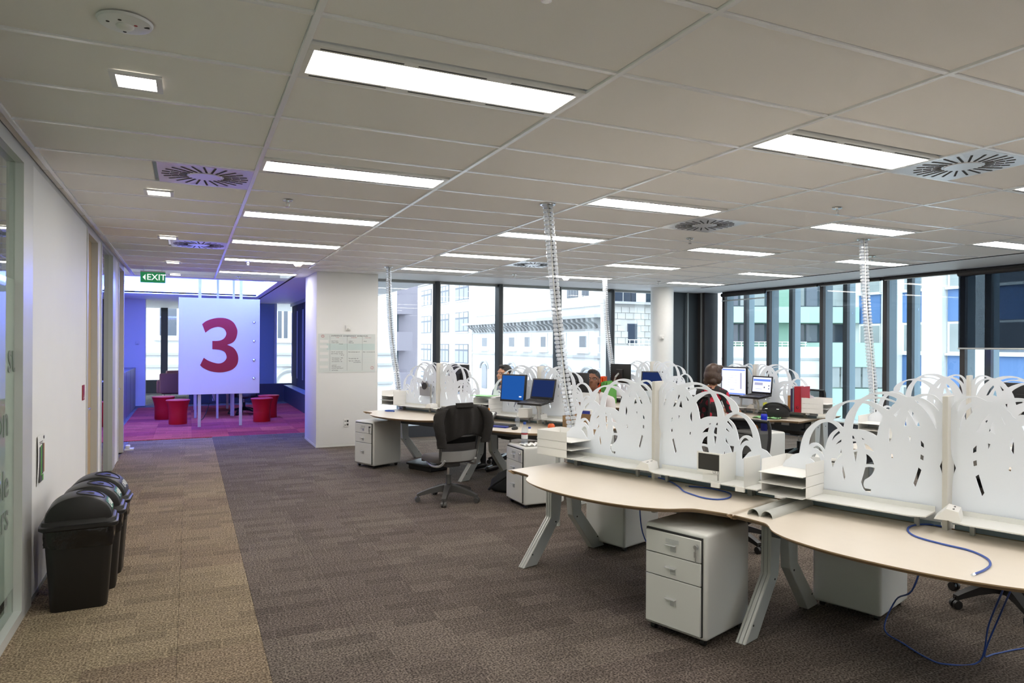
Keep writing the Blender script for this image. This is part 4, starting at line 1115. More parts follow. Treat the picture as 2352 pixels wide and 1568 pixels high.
# jacket draped over the grey chair: shell hugging the back, folded over the top
def jacket():
    e = empty('jacket', chair.location, 0); e.rotation_euler = chair.rotation_euler
    mb = MB(); mb.m('jacket'); NU = 22; rows = []
    rnd = random.Random(3)
    # path across the top: outside (behind, -y) from z=0.70 up, over, and inside down
    path = [('o', 0.685), ('o', 0.74), ('o', 0.80), ('o', 0.86), ('o', 0.92), ('o', 0.97), ('t', 1.015), ('t2', 1.025), ('i', 0.98), ('i', 0.90), ('i', 0.80)]
    for (kd, z) in path:
        r_ = []
        for i in range(NU + 1):
            u = -1 + 2 * i / NU
            p = BP(u, min(z, 0.985)).copy(); spread = 1.10 + 0.05 * (0.95 - z) * 4
            fold = 0.012 * math.sin(9 * u + 6 * z) + 0.008 * math.sin(17 * u - 3 * z) + rnd.uniform(-0.003, 0.003)
            p.x *= spread
            if kd == 'o': p.y -= 0.030 + fold; p.z = z - 0.03 * abs(u) ** 3
            elif kd == 't': p.y -= 0.018 + fold * .4; p.z = z - 0.05 * abs(u) ** 4
            elif kd == 't2': p.y += 0.015; p.z = z - 0.05 * abs(u) ** 4
            else: p.y += 0.04 + fold; p.z = z - 0.02 * abs(u) ** 3
            if kd == 'o' and z < 0.70: p.z += 0.035 * math.sin(2.6 * u + 0.6)
            r_.append(p)
        rows.append(r_)
    vs = [[mb.bm.verts.new(p) for p in r_] for r_ in rows]
    for j in range(len(vs) - 1):
        for i in range(NU): mb.bm.faces.new((vs[j][i], vs[j][i + 1], vs[j + 1][i + 1], vs[j + 1][i]))
    o = mb.build('body_cloth', None, e, None, 0, 80)
    m = o.modifiers.new('thick', 'SOLIDIFY'); m.thickness = 0.012; m2 = o.modifiers.new('sub', 'SUBSURF'); m2.levels = 1; m2.render_levels = 1
    for sgn, zb in ((-1, 0.60), (1, 0.63)):
        mb = MB(); mb.m('jacket')
        pts = spline3([(sgn * 0.21, -0.29, 0.985), (sgn * 0.262, -0.315, 0.93), (sgn * 0.285, -0.33, 0.84), (sgn * 0.272, -0.335, 0.75), (sgn * 0.255, -0.33, 0.68), (sgn * 0.245, -0.325, zb)], 4)
        rings = []; n = len(pts)
        for k, p in enumerate(pts):
            q = k / (n - 1); ra = 0.062 - 0.012 * q; rb = 0.040 - 0.006 * q
            rings.append([p + Vector((ra * math.cos(2 * math.pi * t / 14) * (1 + 0.08 * math.sin(5 * q * 6 + t)), rb * math.sin(2 * math.pi * t / 14), 0.006 * math.sin(q * 30 + t))) for t in range(14)])
        mb.loft(rings); o = mb.build('sleeve', None, e, None, 0, 80)
        mb = MB(); mb.m('jacket'); r0 = rings[-1]; c = pts[-1]
        mb.loft([[c + (p - c) * 1.06 + Vector((0, 0, 0.03)) for p in r0], [c + (p - c) * 1.06 for p in r0]]); mb.build('cuff', None, e, None, 0, 80)
    mb = MB(); mb.m('jacket')
    mb.loft([[BP(u, 0.985) + Vector((0, -0.03 + dy, dz)) for (dy, dz) in ((0, 0), (-0.02, 0.01), (-0.012, 0.05), (0.012, 0.052))] for u in [-0.42 + 0.084 * k for k in range(11)]]); mb.build('collar', None, e, None, 0, 60)
    tag(e, 'dark brown jacket draped over the grey chair back', 'jacket')
jacket()

# ---- monitors, laptops and smaller desk things
def monitor(loc, rz, label, w=0.40, h=0.27, scr='screen_blue', arm=True, tilt=0.0, details=None):
    e = empty('monitor', loc, rz)       # origin: shelf level under the screen; screen faces -y
    zc = 0.36
    M = Matrix.Translation((0, 0, zc)) @ Matrix.Rotation(R(tilt), 4, 'X')
    mb = MB(); mb.m('black_plastic').box((0, 0, 0), (w, 0.03, h), 0, 0.006, 2, M); cs = mb.build('casing', None, e, None, 0, 40)
    mb = MB(); mb.m(scr).box((0, -0.0155, 0.004), (w - 0.036, 0.002, h - 0.042), 0, 0, 1, M); pn = mb.build('panel', None, e)
    if details:
        for (mm, x, z, ww, hh) in details:
            mb = MB(); mb.m(mm).box((x * (w - 0.036) / 2, -0.0172, 0.004 + z * (h - 0.042) / 2), (ww * (w - 0.036) / 2, 0.001, hh * (h - 0.042) / 2), 0, 0, 1, M); mb.build('screen_content', None, pn)
    mb = MB(); mb.m('black_plastic').box((0, 0.022, 0), (0.13, 0.03, 0.13), 0, 0.004, 1, M); mb.build('mount', None, e)
    mb = MB(); mb.m('steel').tube([(0, 0.05, zc), (0, 0.12, zc - 0.05), (0.05, 0.10, 0.22), (0.06, 0.06, 0.0)], 0.014, 8); mb.build('arm', None, e, None, 0, 40)
    tag(e, label, 'monitor', 'flat screen monitors'); return e
def laptop(loc, rz, label, scr='screen_navy', open_deg=105, stand=True, details=None, tilt=8):
    e = empty('laptop', loc, rz); zb = 0.20
    M = Matrix.Translation((0, 0, zb)) @ Matrix.Rotation(R(tilt), 4, 'X')
    mb = MB(); mb.m('black_plastic').box((0, 0, 0), (0.33, 0.24, 0.026), 0, 0.006, 2, M); mb.build('base', None, e, None, 0, 40)
    mb = MB(); mb.m('slot_dark')
    for r_ in range(5):
        for c_ in range(13): mb.box((-0.138 + 0.023 * c_, 0.085 - 0.023 * r_, 0.0145), (0.018, 0.017, 0.003), 0, 0, 1, M)
    kb = mb.build('keys', None, e); kb['kind'] = 'stuff'
    mb = MB(); mb.m('chair_grey').box((0, -0.075, 0.0138), (0.09, 0.055, 0.001), 0, 0, 1, M); mb.build('touchpad', None, e)
    M2 = M @ Matrix.Translation((0, 0.118, 0.012)) @ Matrix.Rotation(R(-(open_deg - 90)), 4, 'X')
    mb = MB(); mb.m('black_plastic').box((0, 0, 0.115), (0.33, 0.012, 0.23), 0, 0.004, 2, M2); lid = mb.build('lid', None, e, None, 0, 40)
    mb = MB(); mb.m(scr).box((0, -0.0065, 0.118), (0.295, 0.001, 0.19), 0, 0, 1, M2); pn = mb.build('panel', None, e)
    if details:
        for (mm, x, z, ww, hh) in details:
            mb = MB(); mb.m(mm).box((x * 0.1475, -0.0075, 0.118 + z * 0.095), (ww * 0.1475, 0.001, hh * 0.095), 0, 0, 1, M2); mb.build('screen_content', None, pn)
    mb = MB(); mb.m('steel').box((0, 0, zb - 0.022), (0.30, 0.22, 0.006)); mb.build('platform', None, e)
    mb = MB(); mb.m('steel').tube([(0, 0.02, zb - 0.02), (0, 0.06, 0.10), (0, 0.06, 0.0)], 0.015, 8).box((0, 0.06, 0.004), (0.09, 0.09, 0.008)); mb.build('stand_arm', None, e, None, 0, 40)
    tag(e, label, 'laptop', 'laptops on raised platforms'); return e
S2 = SHELF_Z + 0.003
monitor(UP('D', -0.30, 0.13, S2 - 0.04), UR('D', 4), 'monitor with a plain blue desktop beside the jacketed chair', 0.36, 0.32, 'screen_blue', tilt=-6, details=[('screen_white_px', 0.72, -0.72, 0.2, 0.09)])
laptop(UP('D', 0.14, 0.26, S2 - 0.01), UR('D', 2), 'open black laptop with navy screen right of the blue monitor', 'screen_navy', 112, tilt=8)
monitor(UP('F', -0.25, 0.12, S2 - 0.02), UR('F', -6), 'monitor showing a white document in front of the woman', 0.42, 0.40, 'screen_lav', details=[('screen_bar', 0, 0.86, 1.9, 0.09), ('screen_white_px', -0.1, 0.0, 1.3, 1.35), ('screen_grey', -0.1, 0.42, 0.8, 0.03), ('screen_grey', -0.1, 0.28, 0.8, 0.03), ('screen_grey', -0.1, 0.1, 0.8, 0.03), ('screen_grey', -0.1, -0.1, 0.8, 0.03), ('screen_grey', -0.1, -0.3, 0.8, 0.03), ('screen_grey', 0.62, 0.05, 0.12, 1.2), ('screen_bar', -0.1, -0.62, 0.4, 0.06), ('screen_bar', 0, -0.93, 1.95, 0.1)])
laptop(UP('F', 0.14, 0.26, S2 - 0.03), UR('F', -12), 'open black laptop right of the woman\'s monitor', 'screen_lav', 104, details=[('screen_bar', 0, 0.62, 1.9, 0.3), ('screen_grey', -0.35, 0.1, 0.9, 0.35), ('slot_dark', 0.3, -0.35, 0.1, 0.2), ('slot_dark', 0.8, -0.1, 0.1, 0.15), ('slot_dark', 0.8, -0.5, 0.1, 0.15), ('screen_grey', -0.3, -0.6, 0.7, 0.05)])
monitor(UP('G', -0.55, 0.10, S2 + 0.02), UR('G', 180), 'back of a black monitor before the round column', 0.40, 0.30, 'screen_off')
laptop(UP('G', 0.12, 0.20, S2 - 0.02), UR('G', 30), 'laptop with tilted blue screen left of the corner', 'screen_navy', 115)
monitor(UP('E', 0.12, -0.22, S2 + 0.02), UR('E', 180), 'black monitor back seen over the screens by the column', 0.40, 0.36, 'screen_off')
monitor(UP('D', 0.30, -0.24, S2), UR('D', 180), 'dark monitor back behind the far cut-out screen', 0.40, 0.30, 'screen_off')
monitor(UP('C', 0.35, -0.24, S2), UR('C', 180), 'black monitor back behind the second row right hand screens', 0.40, 0.32, 'screen_off')
# silver bracket hung on E's screen
e = empty('screen_bracket', UP('E', -0.22, 0.06, S2), UR('E'))
MB().m('steel').tube([(0.12, 0.0, 0), (0.12, 0, 0.30)], 0.012, 8).build('pole', None, e, None, 0, 40)
bx('bracket_plate', 'steel', (-0.0, 0, 0.20), (0.20, 0.02, 0.12), e, 0, 0.003, 1)
mb = MB(); mb.m('steel').prism([(-0.075, 0.30), (-0.045, 0.34), (0.0, 0.315), (0.045, 0.34), (0.075, 0.30), (0.05, 0.26), (0.05, 0.20), (-0.05, 0.20), (-0.05, 0.26)], -0.008, 0.008, Matrix.Rotation(R(90), 4, 'X')); mb.build('mount_head', None, e)
MB().m('slot_dark').lathe([(0, 0), (0.045, 0), (0.045, 0.012), (0, 0.012)], 20, Matrix.Translation((0, -0.008, 0.27)) @ Matrix.Rotation(R(90), 4, 'X')).build('swivel_disc', None, e)
tag(e, 'bare grey monitor arm bracket on the screen by the column', 'bracket')
# keyboard, mouse, phone
e = empty('keyboard', UP('D', -0.22, 0.52, DESK_Z), UR('D', 12))
mb = MB(); mb.m('black_plastic').box((0, 0, 0.012), (0.45, 0.16, 0.02), 0, 0.005, 1); mb.build('body', None, e)
mb = MB(); mb.m('chair_grey')
for r_ in range(5):
    for c_ in range(18): mb.box((-0.20 + 0.0235 * c_, 0.055 - 0.026 * r_, 0.024), (0.019, 0.021, 0.006))
k_ = mb.build('keys', None, e); k_['kind'] = 'stuff'
mb = MB(); mb.m('blue_box').box((0, -0.115, 0.010), (0.45, 0.07, 0.018), 0, 0.007, 2); mb.build('wrist_rest', None, e, None, 0, 40)
tag(e, 'black keyboard with a navy wrist rest', 'keyboard')
e = empty('computer_mouse', UP('D', 0.16, 0.62, DESK_Z), UR('D', 20))
mb = MB(); mb.m('black_plastic').ball((0, 0, 0.012), (0.032, 0.055, 0.024)); mb.build('shell', None, e, None, 0, 50); bx('wheel', 'chair_grey', (0, -0.03, 0.032), (0.008, 0.018, 0.008), e)
tag(e, 'black computer mouse beside the keyboard', 'mouse')
e = empty('desk_phone', UP('D', -0.54, 0.33, DESK_Z), UR('D', 20))
M = Matrix.Rotation(R(32), 4, 'X')
mb = MB(); mb.m('chair_grey').box((0, 0, 0.07), (0.22, 0.20, 0.03), 0, 0.006, 2, M); mb.build('body', None, e, None, 0, 40)
mb = MB(); mb.m('chair_grey').tube(spline3([(-0.085, -0.085, 0.075), (-0.088, -0.02, 0.125), (-0.085, 0.06, 0.165), (-0.085, 0.09, 0.165)], 4), [0.026, 0.022, 0.02, 0.019, 0.019, 0.019, 0.019, 0.019, 0.02, 0.022, 0.024, 0.026, 0.027][:13], 10); mb.build('handset', None, e, None, 0, 50)
mb = MB(); mb.m('board_sheet').box((0.045, 0.05, 0.087), (0.10, 0.06, 0.004), 0, 0, 1, M); mb.build('display', None, e)
mb = MB(); mb.m('slot_dark')
for r_ in range(4):
    for c_ in range(4): mb.box((0.0 + 0.026 * c_, -0.005 - 0.022 * r_, 0.088), (0.018, 0.014, 0.006), 0, 0, 1, M)
k_ = mb.build('keys', None, e); k_['kind'] = 'stuff'
mb = MB(); mb.m('orange_note').box((-0.02, 0.075, 0.125), (0.05, 0.002, 0.06), 0, 0, 1); mb.build('sticky_note', None, e)
tag(e, 'dark grey desk phone with an orange sticky note', 'phone')
def boxy(name, loc, rz, s, mt, label, cat, bev=0.003, group=None):
    mb = MB(); mb.m(mt).box((0, 0, s[2] / 2), s, 0, bev, 1); o = mb.build(name, None, None, loc, rz, 40); tag(o, label, cat, group); return o
# printed papers and folders
e = empty('paper_stack', UP('D', -0.72, 0.10, S2 + 0.19), UR('D', 8))
for k in range(6): bx('sheet', 'paper' if k % 2 else 'sheet_glossy', (0.01 * (k % 3), 0.006 * k, 0.003 * k), (0.30, 0.22, 0.0025), e)
bx('green_sheet', 'green_paper', (-0.05, -0.03, 0.019), (0.28, 0.21, 0.002), e)
tag(e, 'loose white and green papers on the tray behind the chair', 'papers')
boxy('tape_box', UP('D', -0.10, 0.15, S2), UR('D', 10), (0.13, 0.10, 0.10), 'white_plastic', 'cream cardboard box below the blue monitor', 'box')
def bottle(name, loc, prof, mt, capmt, capprof, label, cat, rz=0, extra=None):
    e = empty(name, loc, rz); MB().m(mt).lathe(prof, 20).build('body', None, e, None, 0, 50); MB().m(capmt).lathe(capprof, 16).build('cap', None, e, None, 0, 50)
    if extra: extra(e)
    tag(e, label, cat); return e
def lab1(e):
    MB().m('print_white').lathe([(0.0335, 0.07), (0.0335, 0.13)], 20, None, False).build('label_band', None, e, None, 0, 50); MB().m('red_print').lathe([(0.0338, 0.112), (0.0338, 0.128)], 20, None, False).build('label_red', None, e)
bottle('water_bottle', Vector((3.06, 6.27, 0.610)), [(0, 0), (0.030, 0.0), (0.033, 0.01), (0.033, 0.135), (0.030, 0.165), (0.014, 0.20), (0.013, 0.215)], 'water_bottle', 'cable_blue', [(0, 0.235), (0.015, 0.235), (0.015, 0.212)], 'clear plastic water bottle with blue cap on the pedestal', 'bottle', 0, lab1)
bottle('sports_bottle', UP('F', 0.60, 0.86, 0.610), [(0, 0), (0.036, 0), (0.038, 0.01), (0.038, 0.10), (0.032, 0.112), (0.032, 0.128), (0.038, 0.14), (0.038, 0.185), (0.028, 0.205)], 'blue_bottle', 'black_plastic', [(0.029, 0.203), (0.029, 0.222), (0.016, 0.23), (0.010, 0.232), (0.010, 0.255), (0, 0.256)], 'bright blue sports bottle with black cap on a pedestal', 'bottle')
bottle('sanitizer_bottle', UP('D', 0.02, 0.42, DESK_Z), [(0, 0), (0.026, 0), (0.027, 0.01), (0.027, 0.09), (0.012, 0.105), (0.012, 0.115)], 'water_bottle', 'white_plastic', [(0.012, 0.114), (0.012, 0.13), (0.004, 0.132), (0.004, 0.15), (0.012, 0.152), (0, 0.154)], 'small clear pump bottle near the keyboard', 'bottle')
bottle('pill_bottle', UP('D', 0.40, 0.66, DESK_Z), [(0, 0), (0.016, 0), (0.016, 0.03), (0.012, 0.035)], 'white_plastic', 'cable_blue', [(0.015, 0.034), (0.015, 0.05), (0, 0.05)], 'tiny pot with blue lid in front of the apple', 'pot')
e = empty('apple', UP('D', 0.56, 0.50, DESK_Z + 0.012)); MB().m('apple_skin').lathe([(0, 0.008), (0.016, 0.0), (0.03, 0.012), (0.038, 0.035), (0.036, 0.055), (0.024, 0.07), (0.008, 0.066), (0, 0.060)], 22).build('flesh', None, e, None, 0, 60); MB().m('brown_book').tube([(0, 0, 0.06), (0.004, 0, 0.08)], 0.002, 5).build('stem', None, e)
tag(e, 'red and yellow apple on the desk by the cable spine', 'apple')
mb = MB(); mb.m('paper'); n = 12
g = [[mb.bm.verts.new((-0.07 + 0.14 * i / n, -0.06 + 0.12 * j / n, 0.004 + 0.03 * abs(math.sin(i * 1.3) * math.cos(j * 1.1)) * (1 if i < 7 else 0.25))) for i in range(n + 1)] for j in range(n + 1)]
for j in range(n):
    for i in range(n): mb.bm.faces.new((g[j][i], g[j][i + 1], g[j + 1][i + 1], g[j + 1][i]))
o = mb.build('napkin', None, None, UP('D', 0.53, 0.50, DESK_Z), UR('D'), 60); tag(o, 'crumpled white napkin under the apple', 'napkin')
mb = MB(); mb.m('paper')
g = [[mb.bm.verts.new((-0.10 + 0.2 * i / n, -0.08 + 0.16 * j / n, 0.003 + 0.025 * abs(math.sin(i * 0.9 + 1) * math.cos(j * 1.4)))) for i in range(n + 1)] for j in range(n + 1)]
for j in range(n):
    for i in range(n): mb.bm.faces.new((g[j][i], g[j][i + 1], g[j + 1][i + 1], g[j + 1][i]))
o = mb.build('napkin', None, None, (3.12, 6.24, 0.608), 0, 60); tag(o, 'crumpled white napkin beside the water bottle', 'napkin')
e = empty('orange', UP('F', 0.545, 0.97, 0.6105)); MB().m('orange_fruit').ball((0, 0, 0.037), 0.037, 20).build('peel', None, e, None, 0, 60); MB().m('green_folder').lathe([(0, 0.0735), (0.004, 0.0735), (0.004, 0.072)], 8).build('stem_end', None, e)
tag(e, 'orange fruit next to the blue sports bottle', 'orange')
# F: bag, binder, books
e = empty('bag', UP('F', 0.50, 0.40, DESK_Z + 0.02), UR('F', 12))
mb = MB(); mb.m('black_fabric'); rings = []
for (z, a, b_) in ((0.0, 0.15, 0.075), (0.02, 0.165, 0.085), (0.09, 0.165, 0.08), (0.13, 0.15, 0.06), (0.155, 0.12, 0.03), (0.16, 0.08, 0.012)):
    rings.append([Vector((a * abs(math.cos(t)) ** 0.6 * (1 if math.cos(t) > 0 else -1), b_ * abs(math.sin(t)) ** 0.7 * (1 if math.sin(t) > 0 else -1), z)) for t in [2 * math.pi * k / 24 for k in range(24)]])
mb.loft(rings); mb.build('body', None, e, None, 0, 60)
mb = MB(); mb.m('black_fabric').tube(spline3([(-0.14, -0.05, 0.11), (-0.06, -0.075, 0.165), (0.06, -0.07, 0.17), (0.15, -0.03, 0.12), (0.172, 0, 0.07)], 5), 0.011, 8); mb.build('strap', None, e, None, 0, 60)
for s in (-0.09, 0.05): MB().m('chrome').tube([(s - 0.015, -0.082, 0.10), (s + 0.015, -0.084, 0.10)], 0.005, 8).build('ring', None, e)
tag(e, 'black zipped handbag on the desk by the red binder', 'bag')
mb = MB(); mb.m('green_paper'); n = 10
g = [[mb.bm.verts.new((-0.16 + 0.32 * i / n, -0.09 + 0.18 * j / n, 0.004 + 0.022 * abs(math.sin(i * 1.1) * math.cos(j * 0.9)))) for i in range(n + 1)] for j in range(n + 1)]
for j in range(n):
    for i in range(n): mb.bm.faces.new((g[j][i], g[j][i + 1], g[j + 1][i + 1], g[j + 1][i]))
o = mb.build('cloth', None, None, UP('F', 0.45, 0.52, DESK_Z), UR('F', 10), 60); tag(o, 'crumpled green and cream cloth beside the black bag', 'cloth')
def book(u, s, t, z, rz, size, mt, label, name='book', cat='book'):
    e = empty(name, UP(u, s, t, z), UR(u, rz))
    mb = MB(); mb.m(mt).box((-size[0] / 2 + 0.002, 0, size[2] / 2), (0.004, size[1], size[2])).box((size[0] / 2 - 0.002, 0, size[2] / 2), (0.004, size[1], size[2])).box((0, -size[1] / 2 + 0.002, size[2] / 2), (size[0], 0.004, size[2])); mb.build('cover', None, e)
    bx('pages', 'paper', (0, 0.004, size[2] / 2 - 0.002), (size[0] - 0.009, size[1] - 0.012, size[2] - 0.012), e)
    tag(e, label, cat, 'books and binders by the bag'); return e
b_ = book('F', 0.700, 0.12, S2, 0, (0.085, 0.24, 0.32), 'red_binder', 'tall red lever arch binder on the shelf', 'binder', 'binder')
MB().m('chrome').lathe([(0.012, -0.001), (0.016, -0.001), (0.016, 0.002), (0.012, 0.002)], 14, Matrix.Translation((0, -0.121, 0.06)) @ Matrix.Rotation(R(90), 4, 'X'), False).build('finger_ring', None, b_)
book('F', 0.640, 0.12, S2, 0, (0.022, 0.22, 0.30), 'blue_grey_book', 'thin blue-grey folder left of the red binder'); book('F', 0.613, 0.12, S2, 0, (0.022, 0.21, 0.29), 'purple_book', 'thin dark purple folder near the red binder'); book('F', 0.575, 0.12, S2, 0, (0.045, 0.16, 0.20), 'brown_book', 'short brown cardboard file near the red binder')
book('F', 0.33, 0.30, DESK_Z, 10, (0.06, 0.14, 0.18), 'yellow_folder', 'upright yellow folder behind the black bag')
# stuff around the man's desk: orange and green folders, standing on D's back desktop end
for k in range(4):
    book('G', -0.80 + 0.035 * k, 0.30, DESK_Z, 20 + 4 * k, (0.018, 0.26, 0.40 + 0.008 * (k % 2)), 'orange_folder', ['leftmost', 'second', 'third', 'rightmost'][k] + ' of the upright orange folders behind the man', 'folder', 'folder')
for k in range(5):
    book('G', -0.60 + 0.035 * k, 0.42, DESK_Z, 20 - 3 * k, (0.018, 0.26, 0.33 + 0.01 * (k % 3)), 'green_folder', ORD[k] + ' of the upright green folders right of the man', 'folder', 'folder')
# at D's right end: white board, calendar, cardboard box
e = empty('pinboard', UP('D', 0.62, -0.10, S2), UR('D', 5)); bx('sheet', 'paper', (0, 0, 0.15), (0.22, 0.006, 0.30), e); bx('foot', 'white_plastic', (0, 0.02, 0.005), (0.2, 0.05, 0.01), e)
tag(e, 'blank off-white card standing behind the cable spine', 'card')
e = empty('desk_calendar', UP('D', 0.72, 0.12, S2 - 0.01), UR('D', 8)); bx('frame', 'white_plastic', (0, 0, 0.075), (0.16, 0.012, 0.15), e, 0, 0.002, 1); bx('blue_picture', 'blue_box', (-0.005, -0.0065, 0.085), (0.125, 0.002, 0.10), e); bx('foot', 'white_plastic', (0, 0.025, 0.004), (0.14, 0.05, 0.008), e)
link('lettering', text_mesh('L3.08', 0.018, 'ink', 0.0005, upright((0.045, -0.0068, 0.018), R(-90))), e)
tag(e, 'white framed blue display right of the cable spine', 'display')
e = empty('carton', UP('A', -1.36, -0.80, 0.725), UR('A', 8))
e2 = e; mb = MB(); mb.m('cardboard')
mb.box((0, 0, 0.004), (0.30, 0.26, 0.006)).box((-0.148, 0, 0.13), (0.005, 0.26, 0.26)).box((0.148, 0, 0.13), (0.005, 0.26, 0.26)).box((0, 0.128, 0.13), (0.30, 0.005, 0.26)).box((0, -0.128, 0.11), (0.30, 0.005, 0.22)); mb.build('walls', None, e)
bx('grey_liner', 'board_sheet', (0.02, -0.134, 0.10), (0.22, 0.005, 0.19), e)
tag(e, 'open brown cardboard box behind the nearest screens', 'box')
# small side table that carries it
e = empty('side_table', UP('A', -1.36, -0.80, 0), UR('A', 8)); bx('top', 'shelf_white', (0, 0, 0.712), (0.40, 0.40, 0.02), e)
for (x, y) in ((-0.17, -0.17), (0.17, -0.17), (-0.17, 0.17), (0.17, 0.17)): bx('leg', 'desk_metal', (x, y, 0.351), (0.03, 0.03, 0.702), e)
tag(e, 'small white side table under the open cardboard box', 'table')
# under the far left desks: computer, footrest, cardboard, backpack
e = empty('footrest', UP('E', -0.05, 0.15, 0), UR('E', 0))
MB().m('black_plastic').box((0, 0, 0.09), (0.46, 0.34, 0.03), 0, 0.01, 2, Matrix.Rotation(R(6), 4, 'X')).build('tread', None, e, None, 0, 40); MB().m('black_plastic').box((0, 0, 0.035), (0.44, 0.30, 0.07), 0, 0.01, 1).build('base', None, e)
tag(e, 'black plastic footrest under the far left desk', 'footrest')
e = empty('backpack', UP('D', -0.10, 0.42, 0), UR('D', 20))
mb = MB(); mb.m('black_fabric'); rings = []
for (z, a, b_, ox) in ((0.0, 0.20, 0.12, 0), (0.04, 0.23, 0.15, 0.0), (0.12, 0.22, 0.14, 0.02), (0.19, 0.17, 0.11, 0.05), (0.24, 0.10, 0.07, 0.08), (0.255, 0.04, 0.03, 0.09)):
    rings.append([Vector((ox + a * math.cos(t) * (1 + 0.05 * math.sin(5 * t + z * 20)), b_ * math.sin(t) * (1 + 0.06 * math.cos(4 * t)), z)) for t in [2 * math.pi * k / 24 for k in range(24)]])
mb.loft(rings); mb.build('body', None, e, None, 0, 60); MB().m('black_fabric').tube(spline3([(-0.2, -0.10, 0.02), (-0.10, -0.17, 0.10), (0.05, -0.15, 0.2), (0.12, -0.08, 0.24)], 5), 0.014, 8).build('strap', None, e, None, 0, 60)
tag(e, 'black backpack lying on the carpet under the desk', 'backpack')
e = empty('carton', UP('D', 0.30, 0.33, 0), UR('D', -6)); mb = MB(); mb.m('cardboard')
mb.box((0, 0, 0.004), (0.34, 0.40, 0.006)).box((-0.168, 0, 0.11), (0.005, 0.40, 0.22)).box((0.168, 0, 0.11), (0.005, 0.40, 0.22)).box((0, 0.198, 0.11), (0.34, 0.005, 0.22)).box((0, -0.198, 0.05), (0.34, 0.005, 0.10)); mb.build('walls', None, e)
bx('grey_mat', 'chair_grey', (0, 0, 0.03), (0.30, 0.36, 0.04), e); tag(e, 'brown cardboard box on the carpet beside the pedestal', 'box')
cable([UP('D', 0.30, 0.20, 0.64), UP('D', 0.27, 0.30, 0.52), UP('D', 0.34, 0.30, 0.36), UP('D', 0.45, 0.20, 0.2), UP('D', 0.5, 0.1, 0.02)], 0.005, 'cable_dark', 'black power cable hanging from the desk socket', False, 'power_cable')

# ---- clear cable spines from ceiling to desks
def vertebra():
    mb = MB(); mb.m('umbilical').box((-0.024, 0, 0), (0.034, 0.045, 0.027), 0, 0.006, 1).box((0.024, 0, 0), (0.034, 0.045, 0.027), 0, 0.006, 1).box((0, 0.02, 0), (0.03, 0.006, 0.022))
    mb.m('slot_dark').box((0.010, -0.012, 0.0160), (0.018, 0.012, 0.004))
    o = mb.build('vertebra'); me = o.data; bpy.data.objects.remove(o); return me
VERT = vertebra()
def spine(pts, label, n=62):
    p = spline3(pts, 30); L_ = [0.0]
    for i in range(1, len(p)): L_.append(L_[-1] + (p[i] - p[i - 1]).length)
    e = empty('cable_spine', p[-1]); base = p[-1].copy(); tot = L_[-1]; j = 0
    for k in range(n):
        d = tot * (k + 0.5) / n
        while L_[j + 1] < d and j < len(L_) - 2: j += 1
        f = (d - L_[j]) / max(1e-6, L_[j + 1] - L_[j]); q = p[j].lerp(p[j + 1], f); t = (p[j + 1] - p[j]).normalized()
        o = link('vertebra', VERT, e, q - base); o.rotation_euler = (Vector((0, 0, -1)).rotation_difference(t).to_euler()[0], Vector((0, 0, -1)).rotation_difference(t).to_euler()[1], R(-25 + 6 * math.sin(k * 0.2)))
    MB().m('cable_white').tube([v - base + Vector((-0.004 + 0.006 * math.sin(i * 0.12), -0.012, 0)) for i, v in enumerate(p)], 0.006, 6).build('white_cord', None, e, None, 0, 60)
    MB().m('cable_dark').tube([v - base + Vector((0.010, -0.004 + 0.004 * math.cos(i * 0.1), 0)) for i, v in enumerate(p)], 0.0045, 6).build('dark_cord', None, e, None, 0, 60)
    MB().m('chrome').lathe([(0.048, -0.004), (0.062, -0.004), (0.064, 0.0), (0.048, 0.0)], 24, None, False).build('ceiling_ring', None, e, Vector(pts[0]) - base + Vector((0, 0, 0.0)), 0, 40)
    tag(e, label, 'cable spine', 'clear vertebra cable spines'); return e
def endp(u, s, t, z): v = UP(u, s, t, z); return (v.x, v.y, v.z)
spine([(2.617, 4.959, 2.75), (2.645, 4.93, 2.3), (2.66, 4.86, 1.8), (2.70, 4.80, 1.3), (2.73, 4.74, 0.95), (2.72, 4.72, 0.70)], 'clear cable spine from ceiling to the nearest desk, largest')
spine([(2.647, 9.986, 2.75), (2.65, 9.95, 2.2), (2.66, 9.80, 1.6), (2.68, 9.62, 1.15), (2.70, 9.52, 0.75)], 'clear cable spine beside the white column')
spine([(6.453, 5.089, 2.75), (6.44, 5.05, 2.2), (6.38, 4.95, 1.6), (6.25, 4.80, 1.1), (6.02, 4.62, 0.75)], 'clear cable spine in front of the right windows')
spine([(6.439, 10.10, 2.75), (6.45, 10.05, 2.0), (6.44, 9.9, 1.4), (6.35, 9.62, 0.75)], 'clear cable spine before the back windows')

